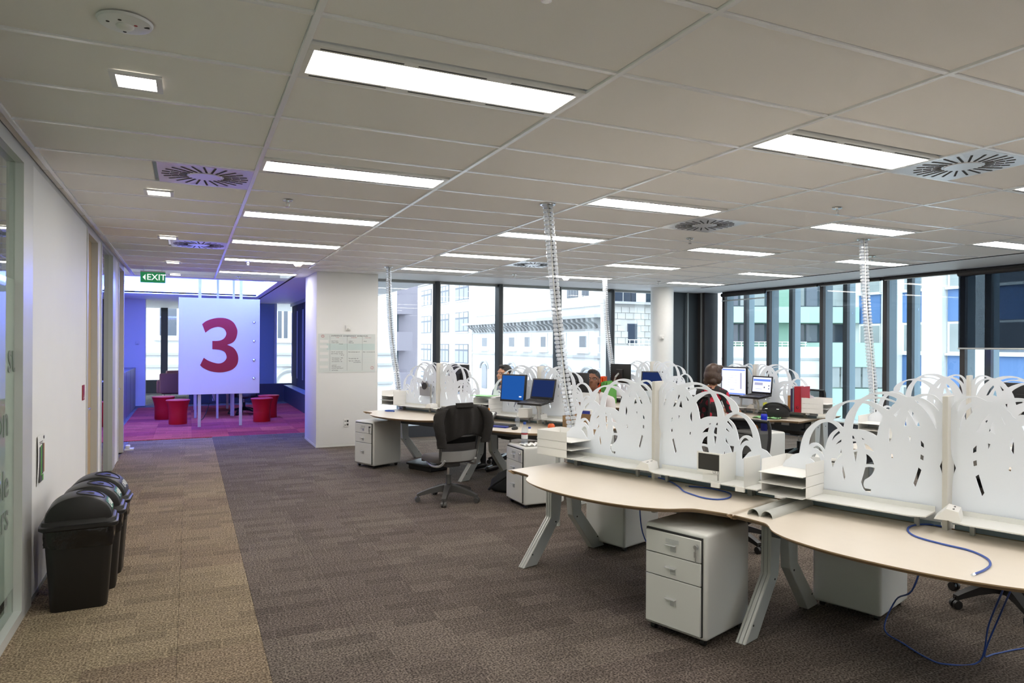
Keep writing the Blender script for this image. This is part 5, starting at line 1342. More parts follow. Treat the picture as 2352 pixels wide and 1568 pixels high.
# ================================================================== BINS
def make_bin():
    e = empty('bin')
    def rr(w, d, z, n=8, r=0.05):
        pts = []
        for (cx, cy, a0) in ((w / 2 - r, d / 2 - r, 0), (-w / 2 + r, d / 2 - r, 90), (-w / 2 + r, -d / 2 + r, 180), (w / 2 - r, -d / 2 + r, 270)):
            for k in range(n): a = R(a0 + 90 * k / (n - 1)); pts.append(Vector((cx + r * math.cos(a), cy + r * math.sin(a), z)))
        return pts
    mb = MB(); mb.m('bin_black'); mb.loft([rr(0.295, 0.195, 0.0, r=0.04), rr(0.30, 0.20, 0.008, r=0.045), rr(0.355, 0.235, 0.42), rr(0.365, 0.245, 0.50)]); mb.build('body', None, e, None, 0, 40)
    mb = MB(); mb.m('bag_plastic'); rings = []; rnd = random.Random(5)
    for (z, g) in ((0.395, 1.00), (0.385, 1.022), (0.405, 1.035), (0.44, 1.028), (0.47, 1.045), (0.50, 1.03)):
        rg = rr(0.352 * g + 0.006, 0.232 * g + 0.006, z)
        rings.append([p + Vector((0.004 * math.sin(i * 1.7 + z * 90), 0.004 * math.cos(i * 1.3 + z * 60), 0.012 * math.sin(i * 0.45 + z * 14) if z < 0.45 else 0)) for i, p in enumerate(rg)])
    mb.loft(rings); mb.build('liner_bag', None, e, None, 0, 70)
    mb = MB(); mb.m('bin_black'); mb.loft([rr(0.395, 0.27, 0.492), rr(0.415, 0.285, 0.500), rr(0.415, 0.285, 0.518), rr(0.395, 0.265, 0.524), rr(0.385, 0.255, 0.545), rr(0.365, 0.24, 0.552)]); rim = mb.build('lid_rim', None, e, None, 0, 35)
    # dome: half barrel whose arch spans x
    mb = MB(); mb.m('bin_black'); n = 28; rings = []
    for j, (yy, sc) in enumerate(((-0.118, 0.90), (-0.112, 0.965), (-0.095, 1.0), (0.095, 1.0), (0.112, 0.965), (0.118, 0.90))):
        rings.append([Vector((-0.178 * sc * math.cos(math.pi * k / n), yy, 0.547 + 0.145 * sc * math.sin(math.pi * k / n) ** 0.9)) for k in range(n + 1)])
    mb.loft(rings, True, True); dm = mb.build('dome', None, e, None, 0, 40)
    # swing flap outline and thumb dent on the top
    mb = MB(); mb.m('gap_dark')
    arc = []
    for k in range(30):
        a = 2 * math.pi * k / 29; x = 0.055 + 0.075 * math.cos(a); y = 0.082 * math.sin(a)
        th_ = math.acos(max(-1, min(1, -x / 0.178))); arc.append((x, y, 0.549 + 0.145 * math.sin(th_) ** 0.9))
    mb.tube(arc, 0.003, 5, False); mb.build('flap_seam', None, dm)
    mb = MB(); mb.m('black_plastic').ball((0.045, 0, 0.684), (0.032, 0.024, 0.007)); mb.build('thumb_dent', None, dm, None, 0, 60)
    return e
def patch(e, mt, k0, k1, y0, y1, name):
    mb = MB(); mb.m(mt); n = 28; g = []
    for j in range(2):
        yy = y0 + (y1 - y0) * j
        g.append([mb.bm.verts.new((-0.180 * math.cos(math.pi * k / n), yy, 0.5475 + 0.1465 * math.sin(math.pi * k / n) ** 0.9)) for k in range(k0, k1 + 1)])
    for i in range(len(g[0]) - 1): mb.bm.faces.new((g[0][i], g[0][i + 1], g[1][i + 1], g[1][i]))
    return mb.build(name, None, e, None, 0, 60)
bproto = make_bin()
BINS = [(-0.605, 5.02, 'black dome lid waste bin, nearest, green recycling label', ('sticker_green',)), (-0.585, 5.345, 'black dome lid waste bin in the middle, green and blue label', ('sticker_green', 'sticker_blue')), (-0.575, 5.68, 'black dome lid waste bin, rearmost, dark label', ('sticker_navy',))]
bins = []
for k, (x, yy, lab, st) in enumerate(BINS):
    e = bproto if k == 0 else copy_tree(bproto); e.location = (x, yy, 0); bins.append(e); e.rotation_euler = (0, 0, R((3, 1, -2)[k]))
    tag(e, lab, 'bin', 'black dome lid bins')
for e, (x, yy, lab, st) in zip(bins, BINS):
    patch(e, st[0], 22, 26, -0.085, 0.075, 'sticker')
    if len(st) > 1: patch(e, st[1], 25, 26, -0.085, 0.075, 'sticker_band')
    for j, y0 in enumerate((-0.07,)):
        mb = MB(); mb.m('print_white'); loop = []
        for q in range(14):
            a = 2 * math.pi * q / 13; kk = 24.2 + 1.1 * math.cos(a); yq = -0.055 + 0.022 * math.sin(a)
            loop.append((-0.1808 * math.cos(math.pi * kk / 28), yq, 0.548 + 0.1472 * math.sin(math.pi * kk / 28) ** 0.9))
        mb.tube(loop, 0.0022, 4, False); mb.build('printed_symbol', None, e)
    for j in range(3):
        yq = (-0.02, 0.012, 0.045)[j]
        mb = MB(); mb.m('print_white'); mb.tube([(-0.1808 * math.cos(math.pi * kk / 28), yq, 0.548 + 0.1472 * math.sin(math.pi * kk / 28) ** 0.9) for kk in (22.6, 23.6, 24.6 + 0.3 * j)], 0.003, 4, False); mb.build('printed_line', None, e)

# ================================================================== THINGS ON WALLS
e = empty('room_sign', (XW + 0.001, 7.46, 1.16)); bx('plate', 'red_sign', (0.004, 0, 0), (0.008, 0.11, 0.138), e, 0, 0.001, 1)
link('lettering', text_mesh('3.11', 0.02, 'print_white', 0.0005, upright((0.0085, 0, -0.035), 0)), e); bx('clear_strip', 'print_white', (0.0085, 0, -0.05), (0.001, 0.07, 0.006), e)
tag(e, 'small red room sign on the white wall beside the door', 'sign')
e = empty('notice', (XW + 0.001, 5.43, 0.855))
mb = MB(); mb.m('paper'); n = 8
g = [[mb.bm.verts.new((0.004 + 0.006 * math.sin(2.6 * j / n), -0.115 + 0.23 * i / 2, -0.16 + 0.32 * j / n)) for i in range(3)] for j in range(n + 1)]
for j in range(n):
    for i in range(2): mb.bm.faces.new((g[j][i], g[j][i + 1], g[j + 1][i + 1], g[j + 1][i]))
mb.build('sheet', None, e, None, 0, 60)
for (y, z, w, h, mm) in ((-0.055, -0.01, 0.035, 0.19, 'chair_grey'), (-0.01, -0.01, 0.035, 0.20, 'green_folder'), (0.035, 0.0, 0.035, 0.20, 'chair_grey'), (0.075, 0.0, 0.03, 0.19, 'brown_book'), (-0.03, -0.125, 0.09, 0.04, 'chair_grey'), (0.04, -0.125, 0.04, 0.04, 'green_folder'), (-0.02, 0.115, 0.10, 0.004, 'ink'), (-0.02, 0.105, 0.08, 0.004, 'ink'), (0.08, 0.135, 0.02, 0.02, 'ink')):
    bx('printed_patch', mm, (0.0115, y, z), (0.001, w, h), e)
tag(e, 'printed notice sheet taped low on the white wall above the bins', 'notice')
def sensor(loc, face, lab):
    e = empty('wall_sensor', loc, face)
    bx('housing', 'white_plastic', (0.014, 0, 0), (0.028, 0.085, 0.085), e, 0, 0.006, 2)
    MB().m('white_plastic').lathe([(0.022, 0.0), (0.021, 0.012), (0.010, 0.018), (0, 0.018)], 20, Matrix.Translation((0.028, 0.012, -0.014)) @ Matrix.Rotation(R(90), 4, 'Y')).build('dial', None, e, None, 0, 50)
    tag(e, lab, 'thermostat', 'white wall thermostats'); return e
sensor((2.285, 11.10, 1.874), R(-90), 'white thermostat above the written sheet on the column')
sensor((8.40 + 0.22 * math.cos(R(-127)), 11.10 + 0.22 * math.sin(R(-127)), 1.78), R(-127), 'white thermostat on the round column')
sensor((-1.20, 20.195, 1.62), R(-90), 'white thermostat on the blue lit lounge wall')
e = empty('wall_socket', (2.268, 11.099, 0.371)); bx('plate', 'white_plastic', (0, -0.005, 0), (0.082, 0.010, 0.125), e, 0, 0.002, 1)
for (x, z, s) in ((0.018, 0.028, 0.03), (0.018, -0.028, 0.03)): bx('socket_block', 'slot_dark', (x, -0.0105, z), (s, 0.003, s), e)
for z in (0.028, -0.034): MB().m('slot_dark').lathe([(0, 0), (0.009, 0), (0.009, 0.003), (0, 0.003)], 12, Matrix.Translation((-0.019, -0.0095, z)) @ Matrix.Rotation(R(90), 4, 'X')).build('socket_round', None, e)
tag(e, 'white wall plate with black sockets low on the column', 'socket')
# written clear sheet on the column
e = empty('planning_sheet', (2.275, 11.098, 1.475))
bx('sheet', 'board_sheet', (0, -0.0015, 0), (0.90, 0.003, 0.61), e); bx('teal_band', 'board_teal', (0.06, -0.0035, 0.10), (0.76, 0.001, 0.10), e)
for x in (-0.27, 0.0, 0.24): bx('column_rule', 'ink', (x, -0.0036, 0.0), (0.0018, 0.001, 0.56), e)
for z in (0.235, 0.15, 0.05, -0.06, -0.155, -0.275): bx('row_rule', 'board_teal', (0.03, -0.0038, z), (0.82, 0.001, 0.0022), e)
rnd = random.Random(11)
INK = lambda txt, x, z, s, mm='ink': link('handwriting', text_mesh(txt, s, mm, 0.0004, upright((x, -0.0042, z), R(-90)), 'LEFT', shear=0.25), e)
INK('EXPERIENCE  GOVERNANCE  WORK PLAN', -0.25, 0.272, 0.030)
for k, (nm, z) in enumerate((('Adrian', 0.185), ('Yogi', 0.10), ('Marion', -0.005), ('Ant', -0.105), ('Maria', -0.215))):
    lb = bx('name_card', 'paper', (-0.36, -0.0045, z), (0.13, 0.002, 0.042), e); INK(nm, -0.40, z, 0.030)
for (t, x, z) in (('team 4 years', -0.25, 0.19), ('review 2 plan', -0.25, 0.165), ('2 more', -0.13, 0.145), ('in place', 0.02, 0.19), ('follow up', 0.02, 0.165), ('check', 0.26, 0.19), ('Use all - security tips', -0.25, 0.02), ('plan writing - security', -0.25, -0.008), ('set of', -0.10, -0.03), ('Main security ltpe wk', 0.015, 0.018), ('Main - security tips wk', 0.25, 0.018), ('iTV reduction - WK', -0.24, -0.078), ('Tim meeting - wk', -0.24, -0.105), ('and reduction - wk', -0.24, -0.132), ('Tim reporting  wk', 0.02, -0.085), ('Type out - TMR mail -', 0.02, -0.122), ('and reduction', 0.10, -0.145), ('some of', -0.24, -0.19), ('Priorities and or', -0.24, -0.213), ('process reporting wt', -0.24, -0.236), ('tell settings', -0.24, -0.268)):
    INK(t, x, z, 0.021)
for (t, x, z) in (('17 Feb', -0.18, 0.245), ('24 Feb 2014', 0.06, 0.245), ('3 March 2014', 0.28, 0.245)): INK(t, x, z, 0.018, 'ink_red')
mb = MB(); mb.m('ink_red')
for (cx, cz, r_) in ((-0.38, 0.265, 0.03), (0.40, -0.235, 0.035)):
    mb = MB(); mb.m('ink_red')
    for k in range(9):
        a = k * 0.7; mb.box((cx + r_ * 0.6 * math.cos(a), -0.0045, cz + r_ * 0.6 * math.sin(a)), (0.020, 0.0008, 0.004), 0, 0, 1)
    mb.build('red_doodle', None, e)['kind'] = 'stuff'
tag(e, 'handwritten planning sheet with name cards on the white column', 'sheet')

# ================================================================== LOUNGE
e = empty('number_board', (0.545, 14.60, 0.64))
bx('panel', 'wall_white', (0, 0, 0.925), (1.45, 0.04, 1.85), e, 0, 0.003, 1)
T3 = [(1362,655,1),(1340,600,1),(1365,580,0),(1410,563,0),(1460,556,0),(1510,562,0),(1550,585,0),(1572,622,0),(1577,650,0),(1568,690,0),(1545,718,0),(1508,733,1),(1550,752,0),(1575,785,0),(1584,825,0),(1575,865,0),(1545,895,0),(1500,910,0),(1450,914,0),(1395,905,0),(1350,885,0),(1328,866,1),(1352,818,1),(1385,838,0),(1430,853,0),(1460,855,0),(1485,845,0),(1502,825,0),(1503,805,0),(1490,780,0),(1460,767,0),(1408,762,1),(1408,708,1),(1455,706,0),(1485,692,0),(1500,668,0),(1498,645,0),(1480,624,0),(1445,616,0),(1400,628,0)]
n3 = catmull([((x - 1460) * 0.002665, (742.5 - y) * 0.00295 + 0.925, c) for (x, y, c) in T3], 4, True)
link('numeral', sheet_mesh('numeral', [n3], 0.004, upright((0, -0.022, 0), R(-90)), 'red_print'), e)
for z in (0.30, 0.66, 1.03, 1.40):
    MB().m('chrome').lathe([(0, 0), (0.022, 0), (0.022, 0.02), (0.012, 0.03), (0, 0.03)], 16, Matrix.Translation((0.615, -0.02, z)) @ Matrix.Rotation(R(90), 4, 'X')).build('standoff', None, e, None, 0, 40)
    MB().m('led_point').ball((0.615, -0.052, z), 0.010, 10).build('led', None, e)
for s in (-0.36, 0.38):
    bx('post', 'alu', (s, 0.05, 0.925 + 0.02), (0.055, 0.03, 3.17 - 0.02), e)
tag(e, 'white board with large red number 3 on steel posts', 'board')
for (x, yy, zt, lab) in ((0.56, 16.3, 3.17, 'slim steel pole behind the number 3 board, left one'), (0.90, 16.7, 3.17, 'slim steel pole behind the number 3 board, right one')):
    o = bx('steel_pole', 'alu', (x, yy, zt / 2), (0.045, 0.045, zt)); tag(o, lab, 'pole', 'steel poles in the lounge')
e = empty('meeting_table', (0.50, 17.6, 0)); bx('top', 'wall_white', (0, 0, 0.72), (1.10, 2.4, 0.03), e, 0, 0.004, 1)
for (x, yy) in ((-0.37, -1.05), (0.37, -0.85), (-0.37, 1.05), (0.37, 1.05)): bx('leg', 'alu', (x, yy, 0.3525), (0.05, 0.05, 0.705), e)
MB().m('alu').lathe([(0, 0.35), (0.03, 0.35), (0.03, 0.70), (0, 0.70)], 12).build('cable_duct', None, e, (0.0, -0.9, 0))
tag(e, 'white meeting table behind the number 3 board', 'table')
for k, pts in enumerate(([(0.42, 16.5, 0.7), (0.40, 16.5, 0.3), (0.30, 16.4, 0.03), (0.22, 15.9, 0.01)], [(0.40, 16.6, 0.66), (0.52, 16.4, 0.33), (0.62, 16.5, 0.36), (0.56, 16.6, 0.66)])):
    cable(pts, 0.008, 'cable_dark', ('dark cable trailing to the red carpet under the board', 'dark cable loop hanging under the lounge table')[k], False, 'power_cable')
for k, (x, yy, lab) in enumerate(((-0.49, 16.55, 'red drum stool, farther one left of the board'), (-0.195, 15.47, 'red drum stool, nearer one left of the board'), (1.385, 15.35, 'red drum stool, nearer one right of the board'), (1.60, 16.15, 'red drum stool, farther one right of the board'))):
    if k == 0:
        sp = empty('stool')
        MB().m('red_stool').lathe([(0, 0.0), (0.165, 0.0), (0.17, 0.01), (0.168, 0.20), (0.172, 0.28), (0.185, 0.36), (0.21, 0.44), (0.225, 0.475), (0.22, 0.48)], 36, None, False).build('drum', None, sp, None, 0, 40)
        MB().m('red_stool').lathe([(0.0, 0.476), (0.21, 0.476), (0.221, 0.481), (0.215, 0.486), (0, 0.486)], 36).build('seat_disc', None, sp, None, 0, 30)
        MB().m('red_stool').lathe([(0.1685, 0.20), (0.171, 0.205), (0.1695, 0.21)], 36, None, False).build('seam', None, sp)
        s_ = sp
    else: s_ = copy_tree(sp)
    s_.location = (x, yy, 0); tag(s_, lab, 'stool', 'red drum stools')
e = empty('planter', (-1.42, 17.6, 0)); bx('box', 'planter', (0, 0, 0.5), (0.40, 4.6, 1.0), e, 0, 0.004, 1)
for k in range(4): bx('panel_joint', 'gap_dark', (0.2005, -1.7 + 1.15 * k, 0.5), (0.002, 0.006, 0.98), e)
tag(e, 'long grey planter box along the lounge wall', 'planter')
e = empty('plant', (-1.42, 16.6, 1.0)); rnd = random.Random(9)
for k in range(13):
    a = rnd.uniform(0, 2 * math.pi); ln = rnd.uniform(0.28, 0.62); lean = rnd.uniform(0.12, 0.6)
    mb = MB(); mb.m('leaf_dark'); rings = []
    for j in range(7):
        q = j / 6; w = 0.05 * math.sin(math.pi * min(1, 0.12 + q * 0.88)) + 0.002
        c = Vector((math.cos(a) * ln * lean * q * (0.5 + 0.5 * q), math.sin(a) * ln * lean * q * (0.5 + 0.5 * q), ln * q * (1 - 0.25 * lean * q)))
        sd = Vector((-math.sin(a), math.cos(a), 0)) * w; rings.append([c - sd, c + Vector((math.cos(a), math.sin(a), 0)) * 0.006, c + sd, c - Vector((math.cos(a), math.sin(a), 0)) * 0.004])
    mb.loft(rings); mb.build('leaf', None, e, (rnd.uniform(-0.1, 0.1), rnd.uniform(-0.35, 0.35), 0), 0, 60)
tag(e, 'dark leafy plant standing in the lounge planter', 'plant')
def armchair(x, y, rz, lab):
    e = empty('armchair', (x, y, 0), rz)
    bx('seat', 'sofa', (0, 0, 0.30), (0.72, 0.62, 0.22), e, 0, 0.04, 3); bx('back', 'sofa', (0, 0.30, 0.50), (0.80, 0.16, 0.56), e, 0, 0.04, 3)
    for s in (-1, 1): bx('arm', 'sofa', (s * 0.41, -0.02, 0.40), (0.13, 0.70, 0.36), e, 0, 0.04, 3)
    for (sx, sy) in ((-0.3, -0.25), (0.3, -0.25), (-0.3, 0.25), (0.3, 0.25)): MB().m('chrome').tube([(sx, sy, 0), (sx, sy, 0.2)], 0.014, 8).build('leg', None, e, None, 0, 40)
    tag(e, lab, 'armchair', 'mauve armchairs')
armchair(-0.34, 21.9, R(180), 'mauve armchair half hidden left of the number 3 board'); armchair(-0.15, 23.5, R(20), 'mauve armchair behind the other one near the far window')
e = empty('floor_sign', (XW + 0.07, 12.0, 0)); bx('base', 'white_plastic', (0, 0, 0.01), (0.12, 0.16, 0.02), e); bx('wedge', 'white_plastic', (-0.02, 0, 0.045), (0.06, 0.12, 0.05), e, 0, 0.01, 2); tag(e, 'small white door wedge at the end of the left wall', 'door stop')

# ================================================================== OUTSIDE
mat('facade_white', (0.64, 0.64, 0.63), 0.85, noise=0.05, scale=0.5)
mat('facade_cream', (0.62, 0.60, 0.56), 0.85, noise=0.06, scale=0.4)
mat('facade_stone', (0.42, 0.41, 0.39), 0.9, noise=0.30, scale=0.7)
mat('facade_grey', (0.24, 0.22, 0.26), 0.8, noise=0.05, scale=0.6)
mat('facade_green', (0.20, 0.32, 0.25), 0.7, noise=0.03, scale=0.5)
mat('facade_green_pale', (0.34, 0.46, 0.40), 0.7)
mat('spandrel_blue', (0.08, 0.16, 0.34), 0.6, noise=0.10, scale=0.8)
mat('pane_dark', (0.025, 0.035, 0.055), 0.15, spec=0.5)
mat('pane_grey', (0.085, 0.10, 0.13), 0.2, spec=0.5, noise=0.15, scale=0.7)
mat('pane_curtain', (0.26, 0.28, 0.28), 0.4, noise=0.2, scale=1.5)
mat('frame_grey', (0.05, 0.065, 0.095), 0.5)
mat('cornice', (0.36, 0.36, 0.36), 0.9)
mat('asphalt', (0.30, 0.30, 0.31), 0.9, noise=0.1, scale=0.5)
st = MB().m('asphalt').box((30, 40, -9.1), (220, 220, 0.2)).build('ground_street'); struct(st)
TH = R(24.94)
def plane(px, py, ang):
    """vertical facade plane: origin and running direction; returns map (s, z) -> world and the yaw"""
    return (px, py, ang)
def facade_obj(name, label, pl, s0, s1, z0, z1, depth, mt):
    px, py, ang = pl; e = empty(name, (px, py, 0), ang)     # local x runs along the facade, local -y faces the street
    bx('wall', mt, ((s0 + s1) / 2, depth / 2, (z0 + z1) / 2), (s1 - s0, depth, z1 - z0), e)
    tag(e, label, 'building'); return e
def win(e, s0, s1, z0, z1, pm='pane_dark', bars=0, fr='frame_grey', t=0.12, sill=True, transom=None):
    w = bx('window', fr, ((s0 + s1) / 2, -0.02, (z0 + z1) / 2), (s1 - s0, 0.10, z1 - z0), e)
    n = bars + 1; W_ = (s1 - s0)
    for k in range(n):
        a = -W_ / 2 + W_ * k / n + t / 2; b = -W_ / 2 + W_ * (k + 1) / n - t / 2
        if transom:
            zz = (z1 - z0) * transom - (z1 - z0) / 2
            bx('pane', pm, ((a + b) / 2, -0.055, ((z0 - z1) / 2 + t / 2 + zz - t / 2) / 2), (b - a, 0.02, zz - t / 2 - (z0 - z1) / 2 - t / 2), w)
            bx('pane', 'pane_curtain', ((a + b) / 2, -0.055, (zz + t / 2 + (z1 - z0) / 2 - t / 2) / 2), (b - a, 0.02, (z1 - z0) / 2 - t - zz), w)
        else: bx('pane', pm, ((a + b) / 2, -0.055, 0), (b - a, 0.02, z1 - z0 - t), w)
    if sill: bx('window_sill', 'facade_white', (0, -0.14, (z0 - z1) / 2 - 0.12), (W_ + 0.5, 0.28, 0.2), w)
    return w
# the facades across the street run along y (facing -x): local x = -y direction -> angle -90 deg
XS = 40.0
def along(y): return y
A90 = R(-90)

def yb(e, mt, name, ya, yc, z0, z1, out, thick=0.4):
    """band on a street facade between y=ya and y=yc, standing proud by out"""
    return bx(name, mt, (-(ya + yc) / 2, -out / 2, (z0 + z1) / 2), (abs(yc - ya), out, z1 - z0), e)
bA = facade_obj('office_block', 'pale office block with a grid of tall windows outside', (40.0, 0, A90), -141, -100.8, -9, 22, 14, 'facade_cream')
COLS = [(130.4, 137.1), (120.9, 126.9), (111.4, 116.3), (102.3, 108.3)]
for (a, b) in COLS:
    for (z0, z1) in ((8.8, 11.75), (3.72, 6.9), (-1.38, 1.72), (-6.4, -3.4)):
        win(bA, -b, -a, z0, z1, 'pane_grey', 2, 'frame_grey', 0.28, True, 0.68)
for z in (12.6, 13.6): yb(bA, 'cornice', 'string_course', 100.8, 141, z, z + 0.4, 0.5)
link('carved_lettering', text_mesh('PRINTING', 2.2, 'cornice', 0.2, Matrix.Translation((-128, -0.1, 14.9)) @ Matrix.Rotation(R(90), 4, 'X'), 'CENTER'), bA)
bB = facade_obj('ornate_building', 'white ornate building with a bracketed cornice across the street', (40.0, 0, A90), -100.5, -62.2, -9, 4.5, 12, 'facade_white')
bx('parapet', 'facade_white', (-80.6, 0.6, 5.25), (36.8, 1.2, 1.5), bB)
yb(bB, 'facade_white', 'parapet_cap', 62.0, 99.3, 5.9, 6.15, 0.35); yb(bB, 'cornice', 'cornice_shelf', 61.6, 101.2, 4.55, 4.9, 1.6)
for k in range(34):
    yy = 63.2 + 1.1 * k
    mb = MB(); mb.m('cornice').prism([(0, 0), (-1.3, 0), (-1.2, -0.35), (-0.55, -0.65), (-0.25, -1.05), (0, -1.1)], -0.22, 0.22, Matrix.Rotation(R(90), 4, 'Z') @ Matrix.Rotation(R(90), 4, 'X')); mb.build('bracket', None, bB, (-yy, 0, 4.55))
yb(bB, 'cornice', 'frieze_line', 62.2, 100.5, 3.3, 3.45, 0.2); yb(bB, 'cornice', 'string_course', 62.2, 100.5, 0.25, 0.5, 0.35)
for (ya, yc) in ((94.2, 97.0), (84.7, 87.3), (80.0, 82.4), (75.6, 77.8), (70.9, 73.2), (65.9, 68.3)):
    w_ = win(bB, -yc, -ya, 0.95, 3.1, 'pane_dark', 0, 'facade_white', 0.9, True)
for yy in (95.7, 86, 76.5, 71, 66):
    mb = MB(); mb.m('cornice'); arc = [(1.5 * math.cos(math.pi * k / 12), 0, 1.1 * math.sin(math.pi * k / 12)) for k in range(13)]; mb.tube(arc, 0.16, 6); mb.build('arch_hood', None, bB, (-yy, -0.1, -1.9), 0, 40)
    bx('arched_window', 'pane_grey', (-yy, -0.03, -3.4), (1.9, 0.1, 2.9), bB); mb = MB(); mb.m('pane_grey').prism([(0.95 * math.cos(math.pi * k / 10), 0.75 * math.sin(math.pi * k / 10)) for k in range(11)], -0.05, 0.05, Matrix.Rotation(R(90), 4, 'X')); mb.build('arched_light', None, bB, (-yy, -0.06, -1.95))
for k in range(14): bx('quoin', 'cornice', (-63.1 + 0.15 * (k % 2), -0.08, -8.2 + 0.86 * k), (1.5 - 0.3 * (k % 2), 0.16, 0.76), bB)
bM = facade_obj('modern_block', 'plain white block with square dark windows behind the ornate roof', (70.0, 0, A90), -185, -108, -9, 30, 14, 'facade_white')
for (ya, yc) in ((149.5, 164.2), (140, 146), (131.6, 138.7), (119.5, 123.9), (115.5, 118)):
    win(bM, -yc, -ya, 11.2, 16.4, 'pane_dark', 3, 'frame_grey', 0.35, False)
# stone building facing the camera (plane y = 34)
bS = facade_obj('stone_building', 'stained stone building wall seen left of the round column', (0, 34.0, 0), 21.9, 30.5, -9, 4.05, 0.8, 'facade_stone')
bx('wall', 'facade_white', (25.9, 0.8, 5.3), (8.0, 0.6, 2.4), bS); bx('coping', 'cornice', (26.0, -0.1, 4.1), (8.6, 0.5, 0.14), bS)
for (a, b, z0, z1) in ((23.25, 23.9, 1.7, 2.9),): win(bS, a, b, z0, z1, 'pane_dark', 0, 'frame_grey', 0.06, False)
for (a, b) in ((22.6, 23.2), (23.3, 23.75), (23.8, 24.15), (24.9, 25.6)): 
    w_ = bx('window', 'pane_dark', ((a + b) / 2, 0.45, 4.6), (b - a, 0.06, 0.95), bS)
for k in range(9):
    for j in range(6):
        if 23.1 < 22.3 + 0.55 * k + 0.27 * (j % 2) < 24.1 and j in (2, 3): continue
        bx('stone', 'facade_stone', (22.25 + 0.55 * k + 0.27 * (j % 2), -0.02, 1.9 + 0.36 * j), (0.52, 0.06 + 0.02 * ((k * 7 + j * 3) % 3), 0.33), bS)
bx('white_base', 'facade_white', (26.2, -0.6, -3.6), (8.6, 1.2, 10.4), bS); bx('ledge_line', 'cornice', (26.2, -1.22, 0.2), (8.6, 0.1, 0.10), bS)
for z in (1.95, 1.72): bx('railing', 'alu', (24.6, -0.9, z), (3.8, 0.05, 0.05), bS)
for k in range(12): bx('baluster', 'alu', (22.8 + 0.33 * k, -0.9, 1.77), (0.03, 0.03, 0.36), bS)
# grey tower far left
bT = facade_obj('grey_tower', 'mauve-grey tower beyond the white column edge', (0, 60.0, R(8)), 14.2, 19.6, -9, 22, 10, 'facade_grey')
for k in range(6):
    for j in range(5):
        if j != 2 or k > 3: bx('window', 'pane_grey', (14.55 + 0.62 * k if k < 3 else 16.2 + 0.62 * (k - 3), -0.03, -4.4 + 4.4 * j), (0.42, 0.1, 3.6), bT)
bx('white_pier', 'facade_white', (15.62, -0.15, 5), (0.26, 0.3, 28), bT); bx('white_pier', 'facade_white', (14.6, -0.12, 5), (0.12, 0.3, 28), bT)
for z in (-1.8, 1.9, 5.2): bx('balcony', 'facade_grey', (17.6, -0.8, z), (1.5, 1.6, 1.7), bT)
# green building seen frontally through the right windows
def dirxy(d, r): return (d * math.sin(TH) + r * math.cos(TH), d * math.cos(TH) - r * math.sin(TH))
gx, gy = dirxy(40, 0)
bG = facade_obj('green_building', 'pale green apartment building with balcony bands outside the right windows', (gx, gy, -TH), 10.4, 19.2, -9, 20, 10, 'facade_green')
bx('white_pier', 'facade_white', (11.5, -0.7, 4), (1.35, 1.4, 30), bG)
for (z0, z1) in ((2.94, 3.82),): bx('balcony_band', 'facade_green_pale', (15.7, -0.7, (z0 + z1) / 2), (7.2, 1.4, z1 - z0), bG)
for (z0, z1, pm) in ((3.9, 6.2, 'pane_curtain'), (1.86, 2.9, 'pane_dark'), (-0.4, 0.68, 'pane_curtain'), (-3.2, -1.2, 'pane_grey')):
    for k in range(9):
        r0 = 12.3 + 0.76 * k
        if 15.0 < r0 + 0.3 < 16.4: continue
        w_ = bx('window', 'frame_grey', (r0 + 0.36, -0.02, (z0 + z1) / 2), (0.72, 0.08, z1 - z0), bG); bx('pane', pm if (k % 3) else 'pane_grey', (0, -0.05, 0), (0.62, 0.03, z1 - z0 - 0.1), w_)
bx('green_pier', 'facade_green', (15.7, -0.3, 6), (1.25, 0.6, 9.6), bG)
bx('white_terrace', 'facade_white', (15.2, -1.6, 0.1), (8.2, 3.2, 3.0), bG); bx('terrace_line', 'cornice', (15.2, -3.22, 0.95), (8.2, 0.1, 0.12), bG); bx('terrace_line', 'cornice', (15.2, -3.22, 0.1), (8.2, 0.1, 0.12), bG)
for z in (1.85, 1.72): bx('railing', 'alu', (13.6, -3.0, z), (4.2, 0.05, 0.04), bG)
for k in range(14): bx('baluster', 'alu', (11.6 + 0.31 * k, -3.0, 1.72), (0.03, 0.03, 0.26), bG)
bx('balcony_band', 'facade_green_pale', (17.8, -2.0, 1.2), (2.8, 4.4, 1.25), bG); bx('balcony_band', 'facade_green_pale', (17.8, -2.0, -1.4), (2.8, 4.4, 1.7), bG)
for k in range(5): bx('pane', 'pane_curtain', (16.7 + 0.55 * k, -4.1, 0.05), (0.45, 0.05, 1.05), bG)
bx('lower_wall', 'facade_grey', (17.8, -2.0, -5.2), (2.8, 4.4, 5.8), bG)
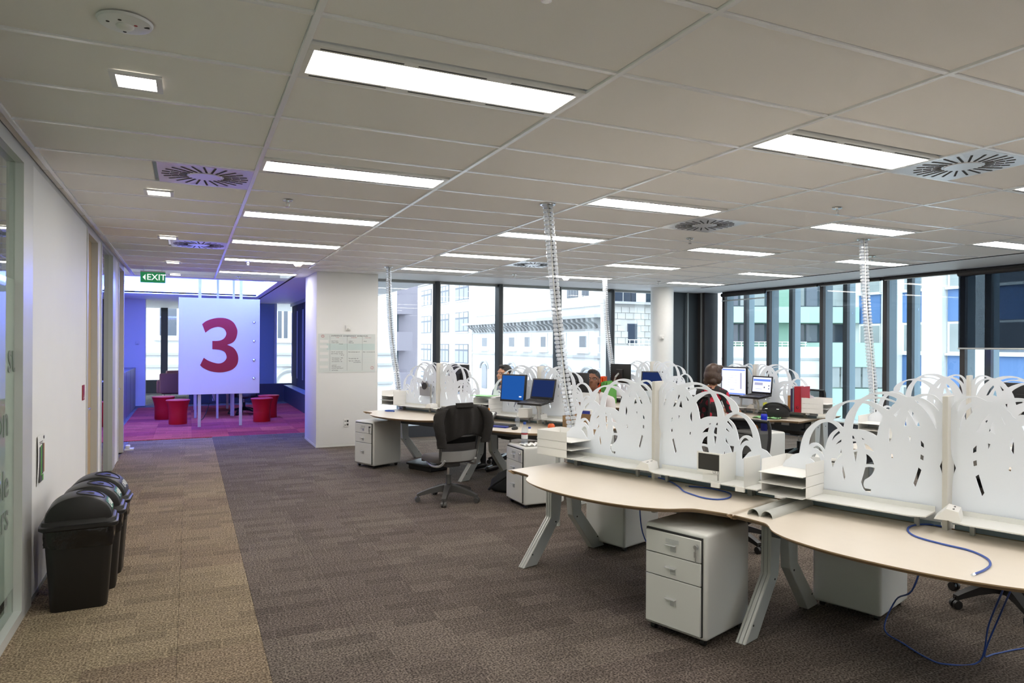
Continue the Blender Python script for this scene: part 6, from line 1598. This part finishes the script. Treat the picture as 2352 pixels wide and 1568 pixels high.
# blue and white building along the street (plane x = 34)
bD = facade_obj('blue_building', 'white and blue panelled building outside the right windows', (34.0, 0, A90), -27.9, 12.0, -9, 20, 12, 'facade_white')
for (ya, yc, pm) in ((25.7, 27.0, 'pane_curtain'), (23.2, 24.4, 'pane_curtain'), (20.7, 22.0, 'pane_curtain'), (17.2, 19.85, 'pane_grey'), (13.4, 16.2, 'pane_grey'), (9.5, 12.4, 'pane_grey'), (5.5, 8.5, 'pane_grey'), (1.0, 4.4, 'pane_grey'), (-4, 0, 'pane_grey'), (-10, -5, 'pane_grey')):
    for z in (-0.35, 2.9 - 6.5, 2.9, 6.1, 9.4):
        if z == 2.9 - 6.5: pass
        bx('spandrel', 'spandrel_blue', (-(ya + yc) / 2, -0.02, z + 0.78), (yc - ya, 0.12, 1.56), bD)
        w_ = bx('window', 'facade_white', (-(ya + yc) / 2, -0.02, z - 0.83), (yc - ya, 0.12, 1.60), bD); bx('pane', pm, (0.04, -0.06, 0.02), (yc - ya - 0.14, 0.03, 1.36), w_)
        bx('sill_line', 'facade_white', (-(ya + yc) / 2, -0.12, z + 1.62), (yc - ya + 0.1, 0.24, 0.12), bD)
for k in range(7): bx('pier', 'facade_white', ((-25.0, -22.6, -20.27, -16.7, -12.9, -9.0, -4.9)[k], -0.2, 5), ((0.55, 1.05, 0.75, 0.9, 0.9, 0.9, 0.9)[k], 0.4, 28), bD)
# building beyond the lounge windows
bL = facade_obj('white_building', 'white stone building beyond the lounge windows', (0, 45, 0), -9, 12.5, -9, 20, 8, 'facade_white')
for (a, b, z0, z1) in ((-1.6, 0.4, 2.0, 4.6), (-3.6, -2.6, 2.2, 4.4), (4.9, 5.6, 1.9, 4.0), (6.2, 7.0, 1.9, 4.0)): win(bL, a, b, z0, z1, 'pane_grey', 1, 'facade_white', 0.12, True)
for z in (0.3, 1.0, -0.9): bx('string_course', 'cornice', (1.7, -0.12, z), (21, 0.3, 0.14), bL)
mb = MB(); mb.m('cornice').tube([(0.9 * math.cos(math.pi * k / 12), 0, 0.9 * math.sin(math.pi * k / 12)) for k in range(13)], 0.14, 6); mb.build('arch_hood', None, bL, (5.7, -0.1, -0.9), 0, 40)

# ================================================================== PEOPLE
def capsule(b, p0, p1, r0, r1, seg=14):
    p0, p1 = Vector(p0), Vector(p1); d = (p1 - p0); L_ = d.length; q = Vector((0, 0, 1)).rotation_difference(d.normalized()).to_matrix().to_4x4()
    prof = [(r0 * math.sin(R(a)), -r0 * math.cos(R(a))) for a in (8, 35, 65, 90)] + [(r1 * math.sin(R(a)), L_ - r1 * math.cos(R(a))) for a in (90, 115, 145, 172)]
    b.lathe(prof, seg, Matrix.Translation(p0) @ q)
def ell(b, c, r, M=None, seg=20): b.ball(c, r, seg, M)
def remeshed(b, name, voxel=0.009, smooth=2):
    o = b.build(name); m = o.modifiers.new('r', 'REMESH'); m.mode = 'VOXEL'; m.voxel_size = voxel; m.use_smooth_shade = True
    s = o.modifiers.new('s', 'SMOOTH'); s.iterations = smooth; s.factor = 0.5
    dg = bpy.context.evaluated_depsgraph_get(); me = bpy.data.meshes.new_from_object(o.evaluated_get(dg)); me.name = name
    bpy.data.objects.remove(o); return me
def paint(me, rule, mats):
    me.materials.clear()
    for k in mats: me.materials.append(MT[k])
    for p in me.polygons: p.material_index = rule(p.center); p.use_smooth = True
def hand(b, w, d, up, curl=0.6, s=1.0):
    """palm at w pointing along d, back of the hand towards up; four fingers and a thumb"""
    d = Vector(d).normalized(); up = Vector(up); up = (up - d * up.dot(d)).normalized(); sd = d.cross(up)
    w = Vector(w)
    for k in range(4):
        base = w + d * 0.085 * s + sd * (-0.030 + 0.020 * k) * s; capsule(b, w + sd * (-0.022 + 0.015 * k) * s, base, 0.015 * s, 0.0125 * s, 8)
        ln = (0.036, 0.042, 0.040, 0.031)[k] * s; a = base
        for j in range(3):
            ang = curl * (j + 0.5); v = d * math.cos(ang) - up * math.sin(ang); c = a + v * ln * (1 - 0.2 * j); capsule(b, a, c, 0.0092 * s, 0.0082 * s, 8); a = c
    t0 = w + d * 0.03 * s - sd * 0.028 * s; t1 = t0 + (d * 0.6 - sd * 0.8 - up * 0.2).normalized() * 0.042 * s; t2 = t1 + (d * 0.9 - sd * 0.3 - up * 0.3).normalized() * 0.034 * s
    capsule(b, t0, t1, 0.014 * s, 0.011 * s, 8); capsule(b, t1, t2, 0.011 * s, 0.009 * s, 8)
def head_shape(b, c, M, s=1.0):
    """face looks to local +y"""
    T = Matrix.Translation(c) @ M
    E_ = lambda p, r: ell(b, p, r, T, 18)
    E_((0, -0.012 * s, 0.035 * s), (0.076 * s, 0.096 * s, 0.090 * s)); E_((0, 0.025 * s, -0.035 * s), (0.060 * s, 0.066 * s, 0.075 * s)); E_((0, 0.055 * s, -0.082 * s), (0.030 * s, 0.028 * s, 0.026 * s))
    E_((0, 0.088 * s, -0.012 * s), (0.011 * s, 0.016 * s, 0.026 * s)); E_((0, 0.100 * s, -0.026 * s), (0.016 * s, 0.014 * s, 0.011 * s))       # nose
    E_((0, 0.080 * s, -0.058 * s), (0.024 * s, 0.011 * s, 0.007 * s)); E_((0, 0.077 * s, -0.070 * s), (0.021 * s, 0.011 * s, 0.007 * s))        # lips
    for sx in (-1, 1):
        E_((sx * 0.032 * s, 0.072 * s, 0.026 * s), (0.024 * s, 0.014 * s, 0.008 * s)); E_((sx * 0.045 * s, 0.055 * s, -0.022 * s), (0.022 * s, 0.020 * s, 0.020 * s))
        E_((sx * 0.078 * s, -0.005 * s, -0.002 * s), (0.010 * s, 0.020 * s, 0.032 * s))
def eyes(parent, c, M, s=1.0):
    for sx in (-1, 1):
        T = Matrix.Translation(c) @ M
        MB().m('print_white').ball((sx * 0.032 * s, 0.074 * s, 0.008 * s), (0.011 * s, 0.006 * s, 0.0045 * s), 12, T).build('eye', None, parent, None, 0, 60)
        MB().m('hair_black').ball((sx * 0.032 * s, 0.0790 * s, 0.008 * s), (0.005 * s, 0.0025 * s, 0.0042 * s), 10, T).build('pupil', None, parent, None, 0, 60)
def person(loc, rz, label, skin, top, hairm, hairkind, lean=0.06, head_yaw=0, head_pitch=0, pose='type', eye_h=1.22):
    """seated figure facing local +y, hips at the origin's height 0.50"""
    e = empty('person', loc, rz)
    hip = Vector((0, 0, 0.53)); k = eye_h / 1.22
    ch = Vector((0, lean, 0.80 * k)); sh_z = 1.01 * k; nk = Vector((0, lean * 1.6, 1.05 * k)); hd = Vector((0, lean * 2.0 + 0.015, 1.225 * k))
    b = MB(); b.m(skin)
    ell(b, hip, (0.165, 0.125, 0.11)); ell(b, (0, lean * .4, 0.68 * k), (0.145, 0.105, 0.15)); ell(b, ch, (0.165, 0.115, 0.17)); ell(b, (0, lean * 1.3, 0.95 * k), (0.165, 0.095, 0.09))
    for sx in (-1, 1): capsule(b, (sx * 0.05, lean * 1.4, sh_z + 0.02), (sx * 0.165, lean * 1.3, sh_z - 0.02), 0.065, 0.062)
    capsule(b, nk - Vector((0, 0, 0.06)), hd - Vector((0, 0.015, 0.07)), 0.055, 0.050)
    HM = Matrix.Rotation(R(head_yaw), 4, 'Z') @ Matrix.Rotation(R(-head_pitch), 4, 'X')
    head_shape(b, hd, HM)
    for sx in (-1, 1):     # legs
        capsule(b, (sx * 0.09, 0.02, 0.52), (sx * 0.11, 0.43, 0.50), 0.085, 0.06); capsule(b, (sx * 0.11, 0.43, 0.49), (sx * 0.11, 0.40, 0.10), 0.058, 0.040); capsule(b, (sx * 0.11, 0.38, 0.045), (sx * 0.12, 0.55, 0.035), 0.038, 0.034)
    for sx in (-1, 1):
        S_ = Vector((sx * 0.185, lean * 1.3, sh_z - 0.02))
        if pose == 'chin' and sx == 1:
            El = Vector((0.20, 0.26, 0.80 * k)); Wr = hd + Vector((0.055, 0.13, -0.20)); D_ = Vector((-0.25, -0.25, 0.9)); U_ = Vector((0.7, 0.7, 0.2))
        elif pose == 'chin': El = Vector((-0.24, 0.16, 0.76 * k)); Wr = Vector((-0.12, 0.40, 0.775)); D_ = Vector((0.5, 0.8, 0)); U_ = Vector((0, 0, 1))
        else: El = Vector((sx * 0.25, 0.10, 0.77 * k)); Wr = Vector((sx * 0.14, 0.36, 0.775)); D_ = Vector((-sx * 0.25, 0.95, 0)); U_ = Vector((0, 0, 1))
        capsule(b, S_, El, 0.058, 0.045); capsule(b, El, Wr, 0.043, 0.030); hand(b, Wr, D_, U_, 0.45, 1.0)
    me = remeshed(b, 'body', 0.0085, 2)
    hc = hd.copy()
    def rule(c):
        v = Vector(c)
        if v.z < 0.09 and v.y > 0.30: return 3
        if v.z < 0.565 and (v.z < 0.62): return 2
        if (v - hc).length < 0.155 and v.z > hc.z - 0.125: return 0
        if v.z > nk.z - 0.005 and abs(v.x) < 0.075 and v.y > -0.2: return 0
        if pose == 'chin' and (v - (hd + Vector((0.055, 0.13, -0.15)))).length < 0.135: return 0
        if v.z < 0.83 and v.y > 0.30 and v.z > 0.72: return 0
        return 1
    paint(me, rule, [skin, top, 'trousers', 'black_plastic']); link('body', me, e)
    eyes(e, hd, HM)
    T = Matrix.Translation(hd) @ HM
    h = MB(); h.m(hairm)
    if hairkind == 'short':
        ell(h, (0, -0.022, 0.052), (0.083, 0.100, 0.088), T, 26); ell(h, (0, -0.052, 0.012), (0.080, 0.072, 0.080), T, 22); ell(h, (0, 0.045, 0.100), (0.055, 0.035, 0.030), T, 18)
    else:
        ell(h, (0, -0.020, 0.045), (0.098, 0.110, 0.100), T, 26); ell(h, (0, -0.055, -0.015), (0.105, 0.085, 0.105), T, 24)
        for sx in (-1, 1):
            ell(h, (sx * 0.080, -0.010, -0.050), (0.036, 0.062, 0.075), T, 18); ell(h, (sx * 0.062, -0.07, -0.085), (0.042, 0.050, 0.050), T, 16)
        ell(h, (0, -0.085, -0.075), (0.075, 0.045, 0.055), T, 18); ell(h, (0.03, 0.062, 0.095), (0.055, 0.032, 0.030), T, 16)
    hm = remeshed(h, 'hair', 0.008, 3 if hairkind == 'short' else 2)
    # light strand relief
    for v in hm.vertices:
        a = math.atan2(v.co.x - hd.x, v.co.y - hd.y); v.co.x += 0.0022 * math.sin(a * 46); v.co.y += 0.0022 * math.cos(a * 46)
    paint(hm, lambda c: 0, [hairm]); link('hair', hm, e)
    if hairkind == 'short':      # glasses
        g = MB(); g.m('black_plastic')
        for sx in (-1, 1):
            g.tube([T @ Vector((sx * 0.033 + 0.021 * math.cos(2 * math.pi * q / 14), 0.096, 0.008 + 0.015 * math.sin(2 * math.pi * q / 14))) for q in range(15)], 0.0022, 5, False)
            g.tube([T @ Vector((sx * 0.054, 0.094, 0.010)), T @ Vector((sx * 0.080, 0.02, 0.012))], 0.002, 5)
        g.tube([T @ Vector((-0.012, 0.097, 0.012)), T @ Vector((0.012, 0.097, 0.012))], 0.002, 5); g.build('glasses', None, e)
    c = MB(); c.m(top); n = 20      # collar
    c.loft([[Vector((r_ * math.cos(2 * math.pi * q / n), lean * 1.45 + 0.9 * r_ * math.sin(2 * math.pi * q / n), z_)) for q in range(n)] for (r_, z_) in ((0.072, nk.z - 0.03), (0.070, nk.z + 0.005), (0.064, nk.z + 0.018), (0.060, nk.z - 0.0))], False); c.build('collar', None, e, None, 0, 60)
    tag(e, label, 'person'); return e
# printed top for the woman
m = mat('top_print', (0.02, 0.016, 0.018), 0.85)
nt = m.node_tree; N_ = nt.nodes.new; tc = N_('ShaderNodeTexCoord'); vo = N_('ShaderNodeTexVoronoi'); vo.inputs['Scale'].default_value = 11; vo.inputs['Randomness'].default_value = 1
nt.links.new(tc.outputs['Object'], vo.inputs['Vector']); cr = N_('ShaderNodeValToRGB'); cr.color_ramp.interpolation = 'CONSTANT'
cr.color_ramp.elements[0].color = (0.50, 0.02, 0.05, 1); cr.color_ramp.elements[1].position = 0.42; cr.color_ramp.elements[1].color = (0.018, 0.015, 0.016, 1)
nt.links.new(vo.outputs['Distance'], cr.inputs['Fac']); nt.links.new(cr.outputs['Color'], nt.nodes['Principled BSDF'].inputs['Base Color'])
person((MAN[0], MAN[1], 0), R(118), 'man in a white shirt leaning on his hand behind the screens', 'skin_brown', 'shirt_white', 'hair_black', 'short', 0.10, 22, -14, 'chin', 1.20)
person((WOM.x, WOM.y, 0), R(-78), 'person with a brown bob and red-black top seen from behind', 'skin_tan', 'top_print', 'hair_brown', 'bob', 0.05, -12, 0, 'type', 1.245)
person((FARP.x, FARP.y, 0), R(112), 'person whose dark hair shows over the far screens', 'skin_tan', 'shirt_blue', 'hair_black', 'short', 0.06, 0, -8, 'type', 1.22)
e = empty('mobile_phone', (MAN[0] - 0.33, MAN[1] - 0.10, 0.76), R(118)); bx('case', 'black_plastic', (0, 0, 0.006), (0.07, 0.14, 0.012), e, 0, 0.004, 2); bx('screen', 'screen_off', (0, 0, 0.0125), (0.06, 0.12, 0.001), e); tag(e, 'dark mobile phone on the desk before the man', 'phone')
